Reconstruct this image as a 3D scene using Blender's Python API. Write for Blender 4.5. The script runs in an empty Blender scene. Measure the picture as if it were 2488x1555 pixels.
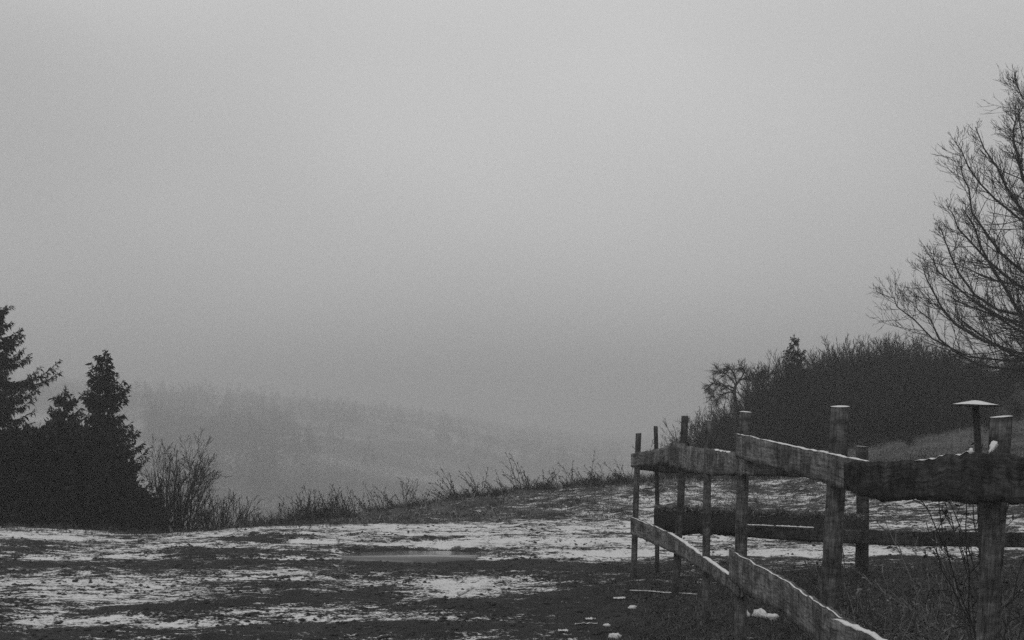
import bpy, math
import numpy as np

# ------------------------------------------------------------------ camera, sky, sun, exposure
SC = bpy.context.scene
COL = SC.collection
FPX, CU, CV, HV, EYE = 3110.0, 1244.0, 777.5, 1010.0, 1.6     # photograph: focal length, centre, horizon, eye height
PITCH = math.atan((HV - CV) / FPX)

cam_data = bpy.data.cameras.new('camera')
cam_data.sensor_width = 36.0
cam_data.lens = FPX / 2488.0 * 36.0
cam_data.clip_start = 0.05
cam_data.clip_end = 5000
cam = bpy.data.objects.new('camera', cam_data)
cam.location = (0, 0, EYE)
cam.rotation_euler = (math.radians(90) + PITCH, 0, 0)
COL.objects.link(cam)
SC.camera = cam

SUN_EL, SUN_AZ = math.radians(48), math.radians(-125)       # azimuth from +Y towards +X; behind the camera's left shoulder
world = bpy.data.worlds.new('World')
SC.world = world
world.use_nodes = True
wn, wl = world.node_tree.nodes, world.node_tree.links
wn.clear()
w_out = wn.new('ShaderNodeOutputWorld')
w_bg = wn.new('ShaderNodeBackground')
w_sky = wn.new('ShaderNodeTexSky')
w_sky.sky_type = 'NISHITA'
w_sky.sun_disc = False
w_sky.sun_elevation = SUN_EL
w_sky.sun_rotation = SUN_AZ
w_sky.dust_density = 6.0
w_bw = wn.new('ShaderNodeRGBToBW')
wl.new(w_sky.outputs['Color'], w_bw.inputs[0])
w_tc = wn.new('ShaderNodeTexCoord')
w_sep = wn.new('ShaderNodeSeparateXYZ')
wl.new(w_tc.outputs['Generated'], w_sep.inputs[0])


def wmath(op, a, b=None, c=None):
    n = wn.new('ShaderNodeMath')
    n.operation = op
    for i, v in enumerate((a, b, c)):
        if v is None:
            continue
        if isinstance(v, (int, float)):
            n.inputs[i].default_value = v
        else:
            wl.new(v, n.inputs[i])
    return n.outputs[0]


w_up = wmath('MAXIMUM', w_sep.outputs['Z'], 0.0)
w_over = wmath('MULTIPLY_ADD', w_up, 0.6, 5.85)                # an overcast dome brightens slowly towards the zenith
w_map = wn.new('ShaderNodeMapping')
w_map.inputs['Location'].default_value = (-2.26, -4.93, 1.46)
w_map.inputs['Scale'].default_value = (1.0, 1.0, 1.8)
wl.new(w_tc.outputs['Generated'], w_map.inputs[0])
w_noise = wn.new('ShaderNodeTexNoise')
w_noise.inputs['Scale'].default_value = 1.7
w_noise.inputs['Detail'].default_value = 2.5
w_noise.inputs['Roughness'].default_value = 0.45
wl.new(w_map.outputs[0], w_noise.inputs['Vector'])
w_cloud = wmath('MULTIPLY_ADD', w_noise.outputs['Fac'], 0.95, 0.57)
w_sum = wmath('MULTIPLY_ADD', w_bw.outputs[0], 0.10, wmath('MULTIPLY', w_over, w_cloud))
wl.new(w_sum, w_bg.inputs['Color'])
w_bg.inputs['Strength'].default_value = 0.10
wl.new(w_bg.outputs[0], w_out.inputs['Surface'])

sun_data = bpy.data.lights.new('sun', 'SUN')
sun_data.energy = 0.5
sun_data.angle = math.radians(50)
sun = bpy.data.objects.new('sun', sun_data)
sun.rotation_euler = (math.radians(90) - SUN_EL, 0, -SUN_AZ + math.pi)
COL.objects.link(sun)

SC.render.engine = 'CYCLES'
SC.view_settings.view_transform = 'Standard'
SC.view_settings.look = 'None'
SC.view_settings.gamma = 1.0
SC.view_settings.exposure = 0.0
SC.view_settings.use_curve_mapping = False
SC.cycles.volume_bounces = 2
SC.cycles.max_bounces = 6
SC.cycles.transparent_max_bounces = 4
SC.cycles.use_denoising = False

# ------------------------------------------------------------------ small tools
cp, sp = math.cos(PITCH), math.sin(PITCH)


def P(u, v, y):
    """world point at depth y that the photograph shows at pixel (u, v)"""
    a, b = (u - CU) / FPX, (CV - v) / FPX
    dy, dz = cp - b * sp, sp + b * cp
    t = y / dy
    return np.array((a * t, y, EYE + dz * t))


def G(u, v):
    """point of the level yard at pixel (u, v)"""
    a, b = (u - CU) / FPX, (CV - v) / FPX
    dy, dz = cp - b * sp, sp + b * cp
    t = -EYE / dz
    return a * t, dy * t


def perlin(x, y, seed=0):
    x = np.asarray(x, float)
    y = np.asarray(y, float)
    xi, yi = np.floor(x).astype(np.int64), np.floor(y).astype(np.int64)
    xf, yf = x - xi, y - yi

    def grad(ix, iy, fx, fy):
        h = (ix * 374761393 + iy * 668265263 + seed * 982451653) & 0xFFFFFFFF
        h = ((h ^ (h >> 13)) * 1274126177) & 0xFFFFFFFF
        a = ((h ^ (h >> 16)) & 0xFFFF) / 65536.0 * 2 * math.pi
        return np.cos(a) * fx + np.sin(a) * fy
    u = xf * xf * xf * (xf * (xf * 6 - 15) + 10)
    v = yf * yf * yf * (yf * (yf * 6 - 15) + 10)
    n0 = grad(xi, yi, xf, yf) * (1 - u) + grad(xi + 1, yi, xf - 1, yf) * u
    n1 = grad(xi, yi + 1, xf, yf - 1) * (1 - u) + grad(xi + 1, yi + 1, xf - 1, yf - 1) * u
    return (n0 * (1 - v) + n1 * v) * 1.5


def fbm(x, y, octs=4, seed=0, gain=0.5):
    s, a, f = 0.0, 1.0, 1.0
    for k in range(octs):
        s = s + a * perlin(np.asarray(x) * f, np.asarray(y) * f, seed + k * 17)
        a *= gain
        f *= 2.03
    return s


def sstep(a, b, x):
    t = np.clip((np.asarray(x, float) - a) / (b - a), 0, 1)
    return t * t * (3 - 2 * t)


def unit(v):
    return v / np.maximum(np.linalg.norm(v, axis=-1, keepdims=True), 1e-9)


def mesh_from(name, verts, faces, smooth=False, uv=None, attrs=None):
    """faces: an (M, 3) or (M, 4) array, or a list of such arrays"""
    verts = np.asarray(verts, np.float32).reshape(-1, 3)
    if not isinstance(faces, list):
        faces = [faces]
    faces = [np.asarray(f, np.int32) for f in faces if len(f)]
    me = bpy.data.meshes.new(name)
    me.vertices.add(len(verts))
    me.vertices.foreach_set('co', verts.ravel())
    li = np.concatenate([f.ravel() for f in faces])
    tot = np.concatenate([np.full(len(f), f.shape[1], np.int32) for f in faces])
    start = np.concatenate([[0], np.cumsum(tot)[:-1]]).astype(np.int32)
    me.loops.add(len(li))
    me.loops.foreach_set('vertex_index', li)
    me.polygons.add(len(tot))
    me.polygons.foreach_set('loop_start', start)
    me.polygons.foreach_set('loop_total', tot)
    if smooth:
        me.polygons.foreach_set('use_smooth', np.ones(len(tot), bool))
    if uv is not None:
        layer = me.uv_layers.new(name='UVMap')
        layer.data.foreach_set('uv', np.asarray(uv, np.float32)[li].ravel())
    for k, a in (attrs or {}).items():
        at = me.attributes.new(k, 'FLOAT', 'POINT')
        at.data.foreach_set('value', np.asarray(a, np.float32).ravel())
    me.update(calc_edges=True)
    me.validate()
    return me


def add(name, me, mat=None, parent=None, loc=None):
    o = bpy.data.objects.new(name, me)
    COL.objects.link(o)
    if mat is not None and me is not None and len(me.materials) == 0:
        me.materials.append(mat)
    if parent is not None:
        o.parent = parent
    if loc is not None:
        o.location = loc
    return o


def thing(name, label, cat, loc=(0, 0, 0), group=None):
    o = bpy.data.objects.new(name, None)
    o.empty_display_size = 0.2
    COL.objects.link(o)
    o.location = [float(c) for c in loc]
    tag(o, label, cat, group)
    return o


def tag(o, label=None, cat=None, group=None, kind=None):
    if label:
        o['label'] = label
    if cat:
        o['category'] = cat
    if group:
        o['group'] = group
    if kind:
        o['kind'] = kind
    return o


class Geo:
    """collects vertex and face arrays for one mesh"""

    def __init__(self):
        self.v, self.f3, self.f4, self.n = [], [], [], 0

    def add(self, verts, f4=None, f3=None):
        verts = np.asarray(verts, float).reshape(-1, 3)
        if f4 is not None and len(f4):
            self.f4.append(np.asarray(f4) + self.n)
        if f3 is not None and len(f3):
            self.f3.append(np.asarray(f3) + self.n)
        self.v.append(verts)
        self.n += len(verts)

    def tubes(self, pts, rad, sides=4):
        """pts (N, K, 3), rad (N, K)"""
        pts, rad = np.asarray(pts, float), np.asarray(rad, float)
        N, K = rad.shape
        if N == 0:
            return
        t = np.empty_like(pts)
        t[:, 1:-1] = pts[:, 2:] - pts[:, :-2]
        t[:, 0] = pts[:, 1] - pts[:, 0]
        t[:, -1] = pts[:, -1] - pts[:, -2]
        t = unit(t)
        main = unit(pts[:, -1] - pts[:, 0])
        ref = np.where(np.abs(main[:, 2:3]) > 0.8, np.array([[1.0, 0.13, 0]]), np.array([[0.07, 0.11, 1.0]]))
        a = unit(np.cross(t, ref[:, None, :] + 0 * t))
        b = np.cross(t, a)
        ang = np.arange(sides) / sides * 2 * np.pi
        ring = pts[:, :, None, :] + rad[:, :, None, None] * (np.cos(ang)[None, None, :, None] * a[:, :, None, :] + np.sin(ang)[None, None, :, None] * b[:, :, None, :])
        idx = np.arange(N * K * sides).reshape(N, K, sides)
        nx = np.roll(idx, -1, axis=2)
        f = np.stack([idx[:, :-1], nx[:, :-1], nx[:, 1:], idx[:, 1:]], -1).reshape(-1, 4)
        self.add(ring.reshape(-1, 3), f4=f)

    def diamonds(self, base, d, side, length, width, sag=0.0):
        """elongated leaf / needle-spray quads: base, d, side (N, 3), length, width (N,)"""
        base, d, side = np.asarray(base), np.asarray(d), np.asarray(side)
        length, width = np.asarray(length)[:, None], np.asarray(width)[:, None]
        tip = base + d * length
        tip[:, 2] -= sag * length[:, 0]
        mid = base + d * length * 0.45
        v = np.stack([base, mid + side * width * 0.5, tip, mid - side * width * 0.5], 1)
        idx = np.arange(len(base) * 4).reshape(-1, 4)
        self.add(v.reshape(-1, 3), f4=idx)

    def mesh(self, name, smooth=False):
        fs = []
        if self.f4:
            fs.append(np.concatenate(self.f4))
        if self.f3:
            fs.append(np.concatenate(self.f3))
        return mesh_from(name, np.concatenate(self.v), fs, smooth)


def grow(rng, p, d, L, r, K, wander, trop=(0, 0, 0), end=0.3):
    """polylines from points p along directions d, bending by wander and tropism; -> pts (N, K, 3), rad (N, K)"""
    N = len(p)
    pts = np.zeros((N, K, 3))
    pts[:, 0] = p
    d = unit(np.asarray(d, float))
    trop = np.asarray(trop, float)
    for k in range(1, K):
        d = unit(d + wander * rng.standard_normal((N, 3)) + trop / (K - 1))
        pts[:, k] = pts[:, k - 1] + d * (np.asarray(L) / (K - 1))[:, None]
    rad = np.asarray(r)[:, None] * (1 - (1 - end) * np.linspace(0, 1, K)[None, :])
    return pts, rad


def spawn(rng, pts, rad, n, t0, t1, a0, a1):
    """n children on each polyline: base, direction, parent's radius there, parent's length, position along it"""
    N, K, _ = pts.shape
    t = t0 + (t1 - t0) * (np.arange(n)[None, :] + rng.random((N, n))) / n
    x = t * (K - 1)
    i = np.minimum(x.astype(int), K - 2)
    f = (x - i)[..., None]
    rows = np.arange(N)[:, None]
    base = pts[rows, i] * (1 - f) + pts[rows, i + 1] * f
    tan = unit(pts[rows, i + 1] - pts[rows, i])
    pr = rad[rows, i] * (1 - f[..., 0]) + rad[rows, i + 1] * f[..., 0]
    q = rng.standard_normal((N, n, 3))
    q = unit(q - (q * tan).sum(-1, keepdims=True) * tan)
    ang = a0 + (a1 - a0) * rng.random((N, n, 1))
    d = tan * np.cos(ang) + q * np.sin(ang)
    length = np.linalg.norm(np.diff(pts, axis=1), axis=-1).sum(1)[:, None] + 0 * t
    return base.reshape(-1, 3), d.reshape(-1, 3), pr.ravel(), length.ravel(), t.ravel()


# ------------------------------------------------------------------ materials (a black-and-white world: neutral greys)
def new_mat(name):
    m = bpy.data.materials.new(name)
    m.use_nodes = True
    nt = m.node_tree
    b = nt.nodes['Principled BSDF']
    b.inputs['Roughness'].default_value = 0.9
    b.inputs['Specular IOR Level'].default_value = 0.15
    return m, nt, b


def node(nt, kind, **kw):
    n = nt.nodes.new(kind)
    for k, v in kw.items():
        if k in n.inputs:
            n.inputs[k].default_value = v
        else:
            setattr(n, k, v)
    return n


def grey(v):
    return (v, v, v, 1)


def mix_grey(nt, fac, a, b):
    n = nt.nodes.new('ShaderNodeMix')
    n.data_type = 'FLOAT'
    for i, x in ((0, fac), (2, a), (3, b)):
        if isinstance(x, (int, float)):
            n.inputs[i].default_value = x
        else:
            nt.links.new(x, n.inputs[i])
    return n.outputs[0]


def fmath(nt, op, a, b=0.0, clamp=False):
    n = nt.nodes.new('ShaderNodeMath')
    n.operation = op
    n.use_clamp = clamp
    for i, x in enumerate((a, b)):
        if isinstance(x, (int, float)):
            n.inputs[i].default_value = x
        else:
            nt.links.new(x, n.inputs[i])
    return n.outputs[0]


def ramp(nt, fac, lo, hi):
    n = nt.nodes.new('ShaderNodeMapRange')
    n.interpolation_type = 'SMOOTHSTEP'
    n.inputs['From Min'].default_value = lo
    n.inputs['From Max'].default_value = hi
    nt.links.new(fac, n.inputs['Value'])
    return n.outputs['Result']


def noise_tex(nt, vec, scale, detail=4.0, rough=0.55):
    n = node(nt, 'ShaderNodeTexNoise', Scale=scale, Detail=detail, Roughness=rough)
    if vec is not None:
        nt.links.new(vec, n.inputs['Vector'])
    return n.outputs['Fac']


def island_mat(name, lo, hi, rough=0.9):
    """blades, twigs, needles: each piece its own grey"""
    m, nt, b = new_mat(name)
    g = nt.nodes.new('ShaderNodeNewGeometry')
    v = mix_grey(nt, g.outputs['Random Per Island'], lo, hi)
    nt.links.new(v, b.inputs['Base Color'])
    b.inputs['Roughness'].default_value = rough
    return m


def bark_mat(name, lo, hi, scale=14.0):
    m, nt, b = new_mat(name)
    tc = nt.nodes.new('ShaderNodeTexCoord')
    f = noise_tex(nt, tc.outputs['Object'], scale, 5.0, 0.65)
    nt.links.new(mix_grey(nt, ramp(nt, f, 0.3, 0.7), lo, hi), b.inputs['Base Color'])
    bp = node(nt, 'ShaderNodeBump', Strength=0.5, Distance=0.02)
    nt.links.new(f, bp.inputs['Height'])
    nt.links.new(bp.outputs[0], b.inputs['Normal'])
    return m


def wood_mat(name, lo, hi, stain=0.5):
    """weathered board: UV x runs along the board in metres, y across it"""
    m, nt, b = new_mat(name)
    uvn = nt.nodes.new('ShaderNodeUVMap')
    mp = node(nt, 'ShaderNodeMapping')
    mp.inputs['Scale'].default_value = (9.0, 60.0, 1.0)
    nt.links.new(uvn.outputs[0], mp.inputs[0])
    grain = noise_tex(nt, mp.outputs[0], 1.0, 5.0, 0.6)
    mp2 = node(nt, 'ShaderNodeMapping')
    mp2.inputs['Scale'].default_value = (30.0, 7.0, 1.0)
    nt.links.new(uvn.outputs[0], mp2.inputs[0])
    saw = noise_tex(nt, mp2.outputs[0], 1.0, 4.0, 0.65)
    blot = noise_tex(nt, uvn.outputs[0], 4.5, 5.0, 0.6)
    v = mix_grey(nt, ramp(nt, grain, 0.25, 0.75), lo * 0.9, hi)
    v = fmath(nt, 'MULTIPLY', v, mix_grey(nt, ramp(nt, saw, 0.32, 0.68), 0.5, 1.3))
    v = fmath(nt, 'MULTIPLY', v, mix_grey(nt, ramp(nt, blot, 0.36, 0.62), 1.0 - stain, 1.15))
    mp3 = node(nt, 'ShaderNodeMapping')
    mp3.inputs['Scale'].default_value = (1.1, 22.0, 1.0)
    nt.links.new(uvn.outputs[0], mp3.inputs[0])
    crack = noise_tex(nt, mp3.outputs[0], 1.0, 3.0, 0.5)
    v = fmath(nt, 'MULTIPLY', v, mix_grey(nt, ramp(nt, fmath(nt, 'ABSOLUTE', fmath(nt, 'SUBTRACT', crack, 0.5)), 0.0, 0.02), 0.55, 1.0))
    nt.links.new(v, b.inputs['Base Color'])
    bp = node(nt, 'ShaderNodeBump', Strength=0.7, Distance=0.004)
    nt.links.new(fmath(nt, 'ADD', grain, saw), bp.inputs['Height'])
    nt.links.new(bp.outputs[0], b.inputs['Normal'])
    return m


def frosted_bark(name):
    """bark slab whose upward side holds frost"""
    m, nt, b = new_mat(name)
    tc = nt.nodes.new('ShaderNodeTexCoord')
    f = noise_tex(nt, tc.outputs['Object'], 22.0, 5.0, 0.7)
    g = nt.nodes.new('ShaderNodeNewGeometry')
    s = nt.nodes.new('ShaderNodeSeparateXYZ')
    nt.links.new(g.outputs['Normal'], s.inputs[0])
    up = fmath(nt, 'ADD', s.outputs['Z'], fmath(nt, 'MULTIPLY', fmath(nt, 'SUBTRACT', f, 0.5), 1.3))
    frost = ramp(nt, up, 0.35, 1.0)
    dark = mix_grey(nt, f, 0.012, 0.05)
    nt.links.new(mix_grey(nt, frost, dark, 0.22), b.inputs['Base Color'])
    bp = node(nt, 'ShaderNodeBump', Strength=0.8, Distance=0.01)
    nt.links.new(f, bp.inputs['Height'])
    nt.links.new(bp.outputs[0], b.inputs['Normal'])
    return m


def snow_mat(name, base=0.66):
    m, nt, b = new_mat(name)
    tc = nt.nodes.new('ShaderNodeTexCoord')
    f = noise_tex(nt, tc.outputs['Object'], 60.0, 4.0, 0.6)
    nt.links.new(mix_grey(nt, f, base * 0.8, base * 1.05), b.inputs['Base Color'])
    b.inputs['Roughness'].default_value = 0.7
    bp = node(nt, 'ShaderNodeBump', Strength=0.4, Distance=0.01)
    nt.links.new(f, bp.inputs['Height'])
    nt.links.new(bp.outputs[0], b.inputs['Normal'])
    return m


def ground_mat():
    m, nt, b = new_mat('mud_and_snow')
    tc = nt.nodes.new('ShaderNodeTexCoord')
    obj = tc.outputs['Object']

    def attr(n):
        a = nt.nodes.new('ShaderNodeAttribute')
        a.attribute_name = n
        return a.outputs['Fac']
    snow_a, tone = attr('snow'), attr('tone')
    mp = node(nt, 'ShaderNodeMapping')
    mp.inputs['Scale'].default_value = (0.55, 1.0, 1.0)
    nt.links.new(obj, mp.inputs[0])
    n1 = noise_tex(nt, mp.outputs[0], 1.8, 6.0, 0.65)
    n2 = noise_tex(nt, mp.outputs[0], 9.0, 5.0, 0.68)
    n3 = noise_tex(nt, obj, 38.0, 4.0, 0.65)
    s = fmath(nt, 'MULTIPLY', fmath(nt, 'SUBTRACT', n1, 0.5), 1.25)
    s = fmath(nt, 'ADD', s, fmath(nt, 'MULTIPLY', fmath(nt, 'SUBTRACT', n2, 0.5), 2.1))
    s = fmath(nt, 'ADD', s, fmath(nt, 'MULTIPLY', fmath(nt, 'SUBTRACT', n3, 0.5), 1.5))
    s = fmath(nt, 'ADD', s, snow_a)
    mask = ramp(nt, s, 0.44, 0.72)
    soil = mix_grey(nt, ramp(nt, n3, 0.3, 0.7), 0.5, 1.5)
    soil = fmath(nt, 'MULTIPLY', soil, mix_grey(nt, ramp(nt, n2, 0.3, 0.7), 0.7, 1.3))
    soil = fmath(nt, 'MULTIPLY', soil, tone)
    snow_c = mix_grey(nt, n3, 0.44, 0.74)
    nt.links.new(mix_grey(nt, mask, soil, snow_c), b.inputs['Base Color'])
    b.inputs['Roughness'].default_value = 0.85
    h = fmath(nt, 'ADD', fmath(nt, 'MULTIPLY', n3, 0.9), fmath(nt, 'MULTIPLY', mask, 0.5))
    bp = node(nt, 'ShaderNodeBump', Strength=0.8, Distance=0.02)
    nt.links.new(h, bp.inputs['Height'])
    nt.links.new(bp.outputs[0], b.inputs['Normal'])
    return m


M = {
    'ground': ground_mat(),
    'snow': snow_mat('old_snow'),
    'board': wood_mat('weathered_board', 0.06, 0.22, 0.6),
    'dark_board': wood_mat('dark_slab_board', 0.02, 0.07, 0.5),  # board wood in much darker greys
    'post': wood_mat('weathered_post', 0.045, 0.145, 0.5),
    'dull_post': wood_mat('dull_post', 0.045, 0.14, 0.5),
    'dark_post': wood_mat('dark_post', 0.035, 0.09, 0.4),
    'bark': frosted_bark('frosted_bark'),
    'tree_bark': bark_mat('tree_bark', 0.012, 0.04),
    'twig': island_mat('bare_twigs', 0.008, 0.035),
    'thicket': island_mat('thicket_twigs', 0.004, 0.024),
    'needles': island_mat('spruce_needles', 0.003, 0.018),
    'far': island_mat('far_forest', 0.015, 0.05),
    'hedge': island_mat('hedge_leaves', 0.003, 0.018),
    'frost_grass': island_mat('frosted_moss', 0.02, 0.34),
    'pale_weed': island_mat('pale_dead_weeds', 0.02, 0.20),
    'weed': island_mat('dead_weeds', 0.015, 0.07),
    'dry_grass': island_mat('dry_grass', 0.015, 0.22),
    'dark_grass': island_mat('dark_wet_grass', 0.004, 0.11),
    'clod': bark_mat('wet_clods', 0.02, 0.06, 40.0),
    'stick': wood_mat('peeled_stick', 0.45, 0.7, 0.2),
}


def plain(name, v, rough):
    m, nt, b = new_mat(name)
    tc = nt.nodes.new('ShaderNodeTexCoord')
    f = noise_tex(nt, tc.outputs['Object'], 30.0, 3.0, 0.5)
    nt.links.new(mix_grey(nt, f, v * 0.75, v * 1.15), b.inputs['Base Color'])
    b.inputs['Roughness'].default_value = rough
    return m


M['scrap'] = plain('pale_scrap', 0.6, 0.7)
M['ice'] = plain('puddle_ice', 0.10, 0.10)
M['ice'].node_tree.nodes['Principled BSDF'].inputs['Specular IOR Level'].default_value = 0.5

# ------------------------------------------------------------------ the ground
TX = np.array([-400, -150, -60, -20, -10, -4.6, -3.0, -1.0, 2.1, 5.0, 9.0, 14.0, 20.0, 40.0, 150, 400], float)
TY = np.array([-80, 0, 12, 17, 19.2, 21.5, 24, 28, 38, 50, 70, 110, 220, 380, 650, 850, 1500], float)
TZ = np.array([
    [0, 0, 0, 0, 0, 0, 0, 0, 0, 0.05, 0.20, 0.6, 1.2, 4.0, 12, 14],
    [0, 0, 0, 0, 0, 0, 0, 0, 0, 0.05, 0.20, 0.6, 1.2, 4.0, 12, 14],
    [0, 0, 0, 0, 0, 0, 0, 0, 0, 0.05, 0.20, 0.6, 1.2, 4.0, 12, 14],
    [0, 0, 0, 0, 0, 0, 0, 0, 0, 0.05, 0.22, 0.7, 1.3, 4.0, 12, 14],
    [0, 0, 0, 0, 0, 0, 0, 0.02, 0.07, 0.12, 0.35, 0.8, 1.5, 4.0, 12, 14],
    [-.5, -.5, -.5, -.5, -.5, -.42, -.16, 0.05, 0.28, 0.35, 0.6, 1.05, 1.7, 4.2, 12, 14],
    [-1.4, -1.3, -1.3, -1.2, -1.2, -1.1, -.20, .14, .50, .60, .72, 1.15, 1.85, 4.3, 12, 14],
    [-2.7, -2.7, -2.7, -2.6, -2.6, -2.5, -1.9, -1.2, -.2, .20, .62, 1.25, 2.1, 4.5, 12, 14],
    [-5.5, -5.5, -5.5, -5.5, -5.5, -5.3, -5, -4.0, -1.6, -.35, .60, 1.55, 2.7, 5.5, 12, 14],
    [-9, -9, -9, -9, -9, -9, -8.5, -7.5, -4.5, -2.0, 1.0, 2.4, 3.5, 6.5, 12, 14],
    [-15, -15, -15, -15, -15, -15, -14.5, -14, -11, -7, -2.5, 1, 2.4, 6, 11, 13],
    [-26, -26, -26, -26, -26, -26, -26, -25, -23, -20, -15, -11, -7, 0, 8, 10],
    [-30, -30, -34, -38, -38, -38, -38, -38, -38, -38, -37, -35, -33, -28, -10, 0],
    [8, 0, -8, -20, -25, -30, -31, -34, -34, -34, -34, -34, -34, -33, -28, -15],
    [14, 9, -3, -8, -10, -11, -11, -12, -12, -13, -14, -15, -16, -20, -26, -24],
    [24, 16, 2, -4, -6, -7, -7, -8, -9, -9, -10, -10, -11, -14, -24, -24],
    [20, 14, 2, -4, -6, -7, -7, -8, -9, -9, -10, -10, -11, -14, -24, -24]], float)


def _dense(tab, sub=12):
    for ax in (0, 1):
        n = tab.shape[ax]
        g = np.linspace(0, n - 1, (n - 1) * sub + 1)
        i = np.minimum(g.astype(int), n - 2)
        f = (g - i).reshape((-1, 1) if ax == 0 else (1, -1))
        tab = np.take(tab, i, ax) * (1 - f) + np.take(tab, i + 1, ax) * f
        k = np.exp(-0.5 * (np.arange(-sub, sub + 1) / (sub * 0.30)) ** 2)
        k /= k.sum()
        pad = [(0, 0), (0, 0)]
        pad[ax] = (sub, sub)
        big = np.pad(tab, pad, mode='edge')
        tab = np.apply_along_axis(lambda a: np.convolve(a, k, 'valid'), ax, big)
    return tab


SUB = 12
TD = _dense(TZ, SUB)


def base_h(x, y):
    gx = np.interp(x, TX, np.arange(len(TX))) * SUB
    gy = np.interp(y, TY, np.arange(len(TY))) * SUB
    i, j = np.minimum(gx.astype(int), TD.shape[1] - 2), np.minimum(gy.astype(int), TD.shape[0] - 2)
    fx, fy = gx - i, gy - j
    return (TD[j, i] * (1 - fx) + TD[j, i + 1] * fx) * (1 - fy) + (TD[j + 1, i] * (1 - fx) + TD[j + 1, i + 1] * fx) * fy


RUTS = [(14.85, 0.020, 0.05, 0.20), (16.5, 0.035, 0.045, 0.22), (12.6, -0.06, 0.03, 0.25), (17.6, 0.02, 0.03, 0.15), (10.6, 0.09, 0.03, 0.3), (9.3, 0.07, 0.025, 0.25)]
PUD = (G(1000, 1346)[0], G(1000, 1346)[1])


def lumps(x, y):
    """the small relief: clods, hoof marks, tussocks"""
    near = 1 - sstep(24, 45, y)
    a = 0.024 * fbm(x / 1.3, y / 1.3, 2, 3) + 0.015 * fbm(x / 0.42, y / 0.42, 2, 9) + 0.012 * np.abs(fbm(x / 0.17, y / 0.17, 2, 21))
    tuss = 0.05 * fbm(x / 0.8, y / 0.8, 3, 33) * sstep(18.6, 20.0, y) * sstep(-5, -3, x)
    far = 0.5 * fbm(x / 14.0, y / 14.0, 3, 40) * sstep(40, 90, y)
    h = a * near + tuss * near + far
    for y0, sl, dep, w in RUTS:
        c = y0 + sl * x + 0.25 * perlin(x / 5.0, x * 0 + y0, 55)
        h = h - dep * np.exp(-((y - c) / w) ** 2) * near
    return h


def height(x, y):
    x, y = np.asarray(x, float), np.asarray(y, float)
    h = base_h(x, y) + lumps(x, y) - 0.10 * np.exp(-((x + 5.3) / 1.1) ** 2) * sstep(14.5, 18, y) * sstep(30, 24, y)
    e = ((x - PUD[0]) / 0.85) ** 2 + ((y - PUD[1]) / 0.75) ** 2
    return h * sstep(0.4, 1.6, e) + (-0.045) * (1 - sstep(0.4, 1.6, e))


# where the snow lay in the photograph: (u, v, half width, half height in its pixels, amount) -> patches of the yard
SNOW = [(180, 1428, 300, 34, .34), (760, 1388, 180, 16, .22), (1130, 1420, 150, 34, .34), (380, 1508, 270, 12, .30), (1010, 1489, 140, 12, .22),
        (1150, 1314, 430, 13, .26), (850, 1282, 460, 4, .34), (1450, 1352, 240, 10, .24), (1500, 1290, 250, 9, .16), (150, 1295, 220, 4, .25), (60, 1375, 140, 9, -.10),
        (60, 1322, 160, 24, -.45), (530, 1341, 140, 12, -.40), (625, 1309, 120, 6, -.40), (1150, 1333, 320, 4, -.40), (1100, 1372, 340, 15, -.48), (480, 1365, 150, 8, -.22),
        (720, 1422, 70, 12, -.26), (890, 1455, 130, 14, -.32), (300, 1479, 170, 9, -.26), (110, 1537, 150, 18, -.34), (660, 1525, 240, 26, -.32),
        (1500, 1500, 430, 62, -.35), (1850, 1450, 420, 60, -.42), (2250, 1480, 420, 80, -.42), (330, 1290, 90, 5, -.28), (1000, 1336, 240, 5, -.20), (2050, 1345, 500, 12, .12)]


TRACKS = [  # wheel tracks as yard pixels, (half width in metres, amount)
    ([(300, 1318), (560, 1335), (760, 1346), (900, 1362), (1100, 1377), (1350, 1374), (1600, 1390)], 0.22, -.34),
    ([(480, 1300), (700, 1317), (880, 1333), (1100, 1339), (1300, 1349), (1560, 1352), (2000, 1362)], 0.20, -.34),
    ([(600, 1296), (860, 1311), (1020, 1309), (1200, 1300), (1500, 1297), (1900, 1300)], 0.26, -.34),
    ([(420, 1322), (640, 1331), (780, 1338), (900, 1349), (1040, 1356)], 0.10, .25),
    ([(640, 1306), (900, 1322), (1100, 1327), (1350, 1338), (1600, 1342)], 0.16, .22),
    ([(0, 1372), (300, 1376), (600, 1372), (840, 1385), (1000, 1392)], 0.20, -.22),
    ([(150, 1488), (420, 1478), (700, 1462), (880, 1440), (960, 1425)], 0.20, -.22),
    ([(0, 1505), (260, 1500), (520, 1482), (800, 1478), (1100, 1452)], 0.12, .15)]
TRACKS = [(np.array([G(*p) for p in pl]), w, a) for pl, w, a in TRACKS]


def near_track(x, y, pl):
    return np.abs(y - np.interp(x, pl[:, 0], pl[:, 1])) + 100.0 * np.maximum(0, np.maximum(pl[0, 0] - x, x - pl[-1, 0]))


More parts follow.
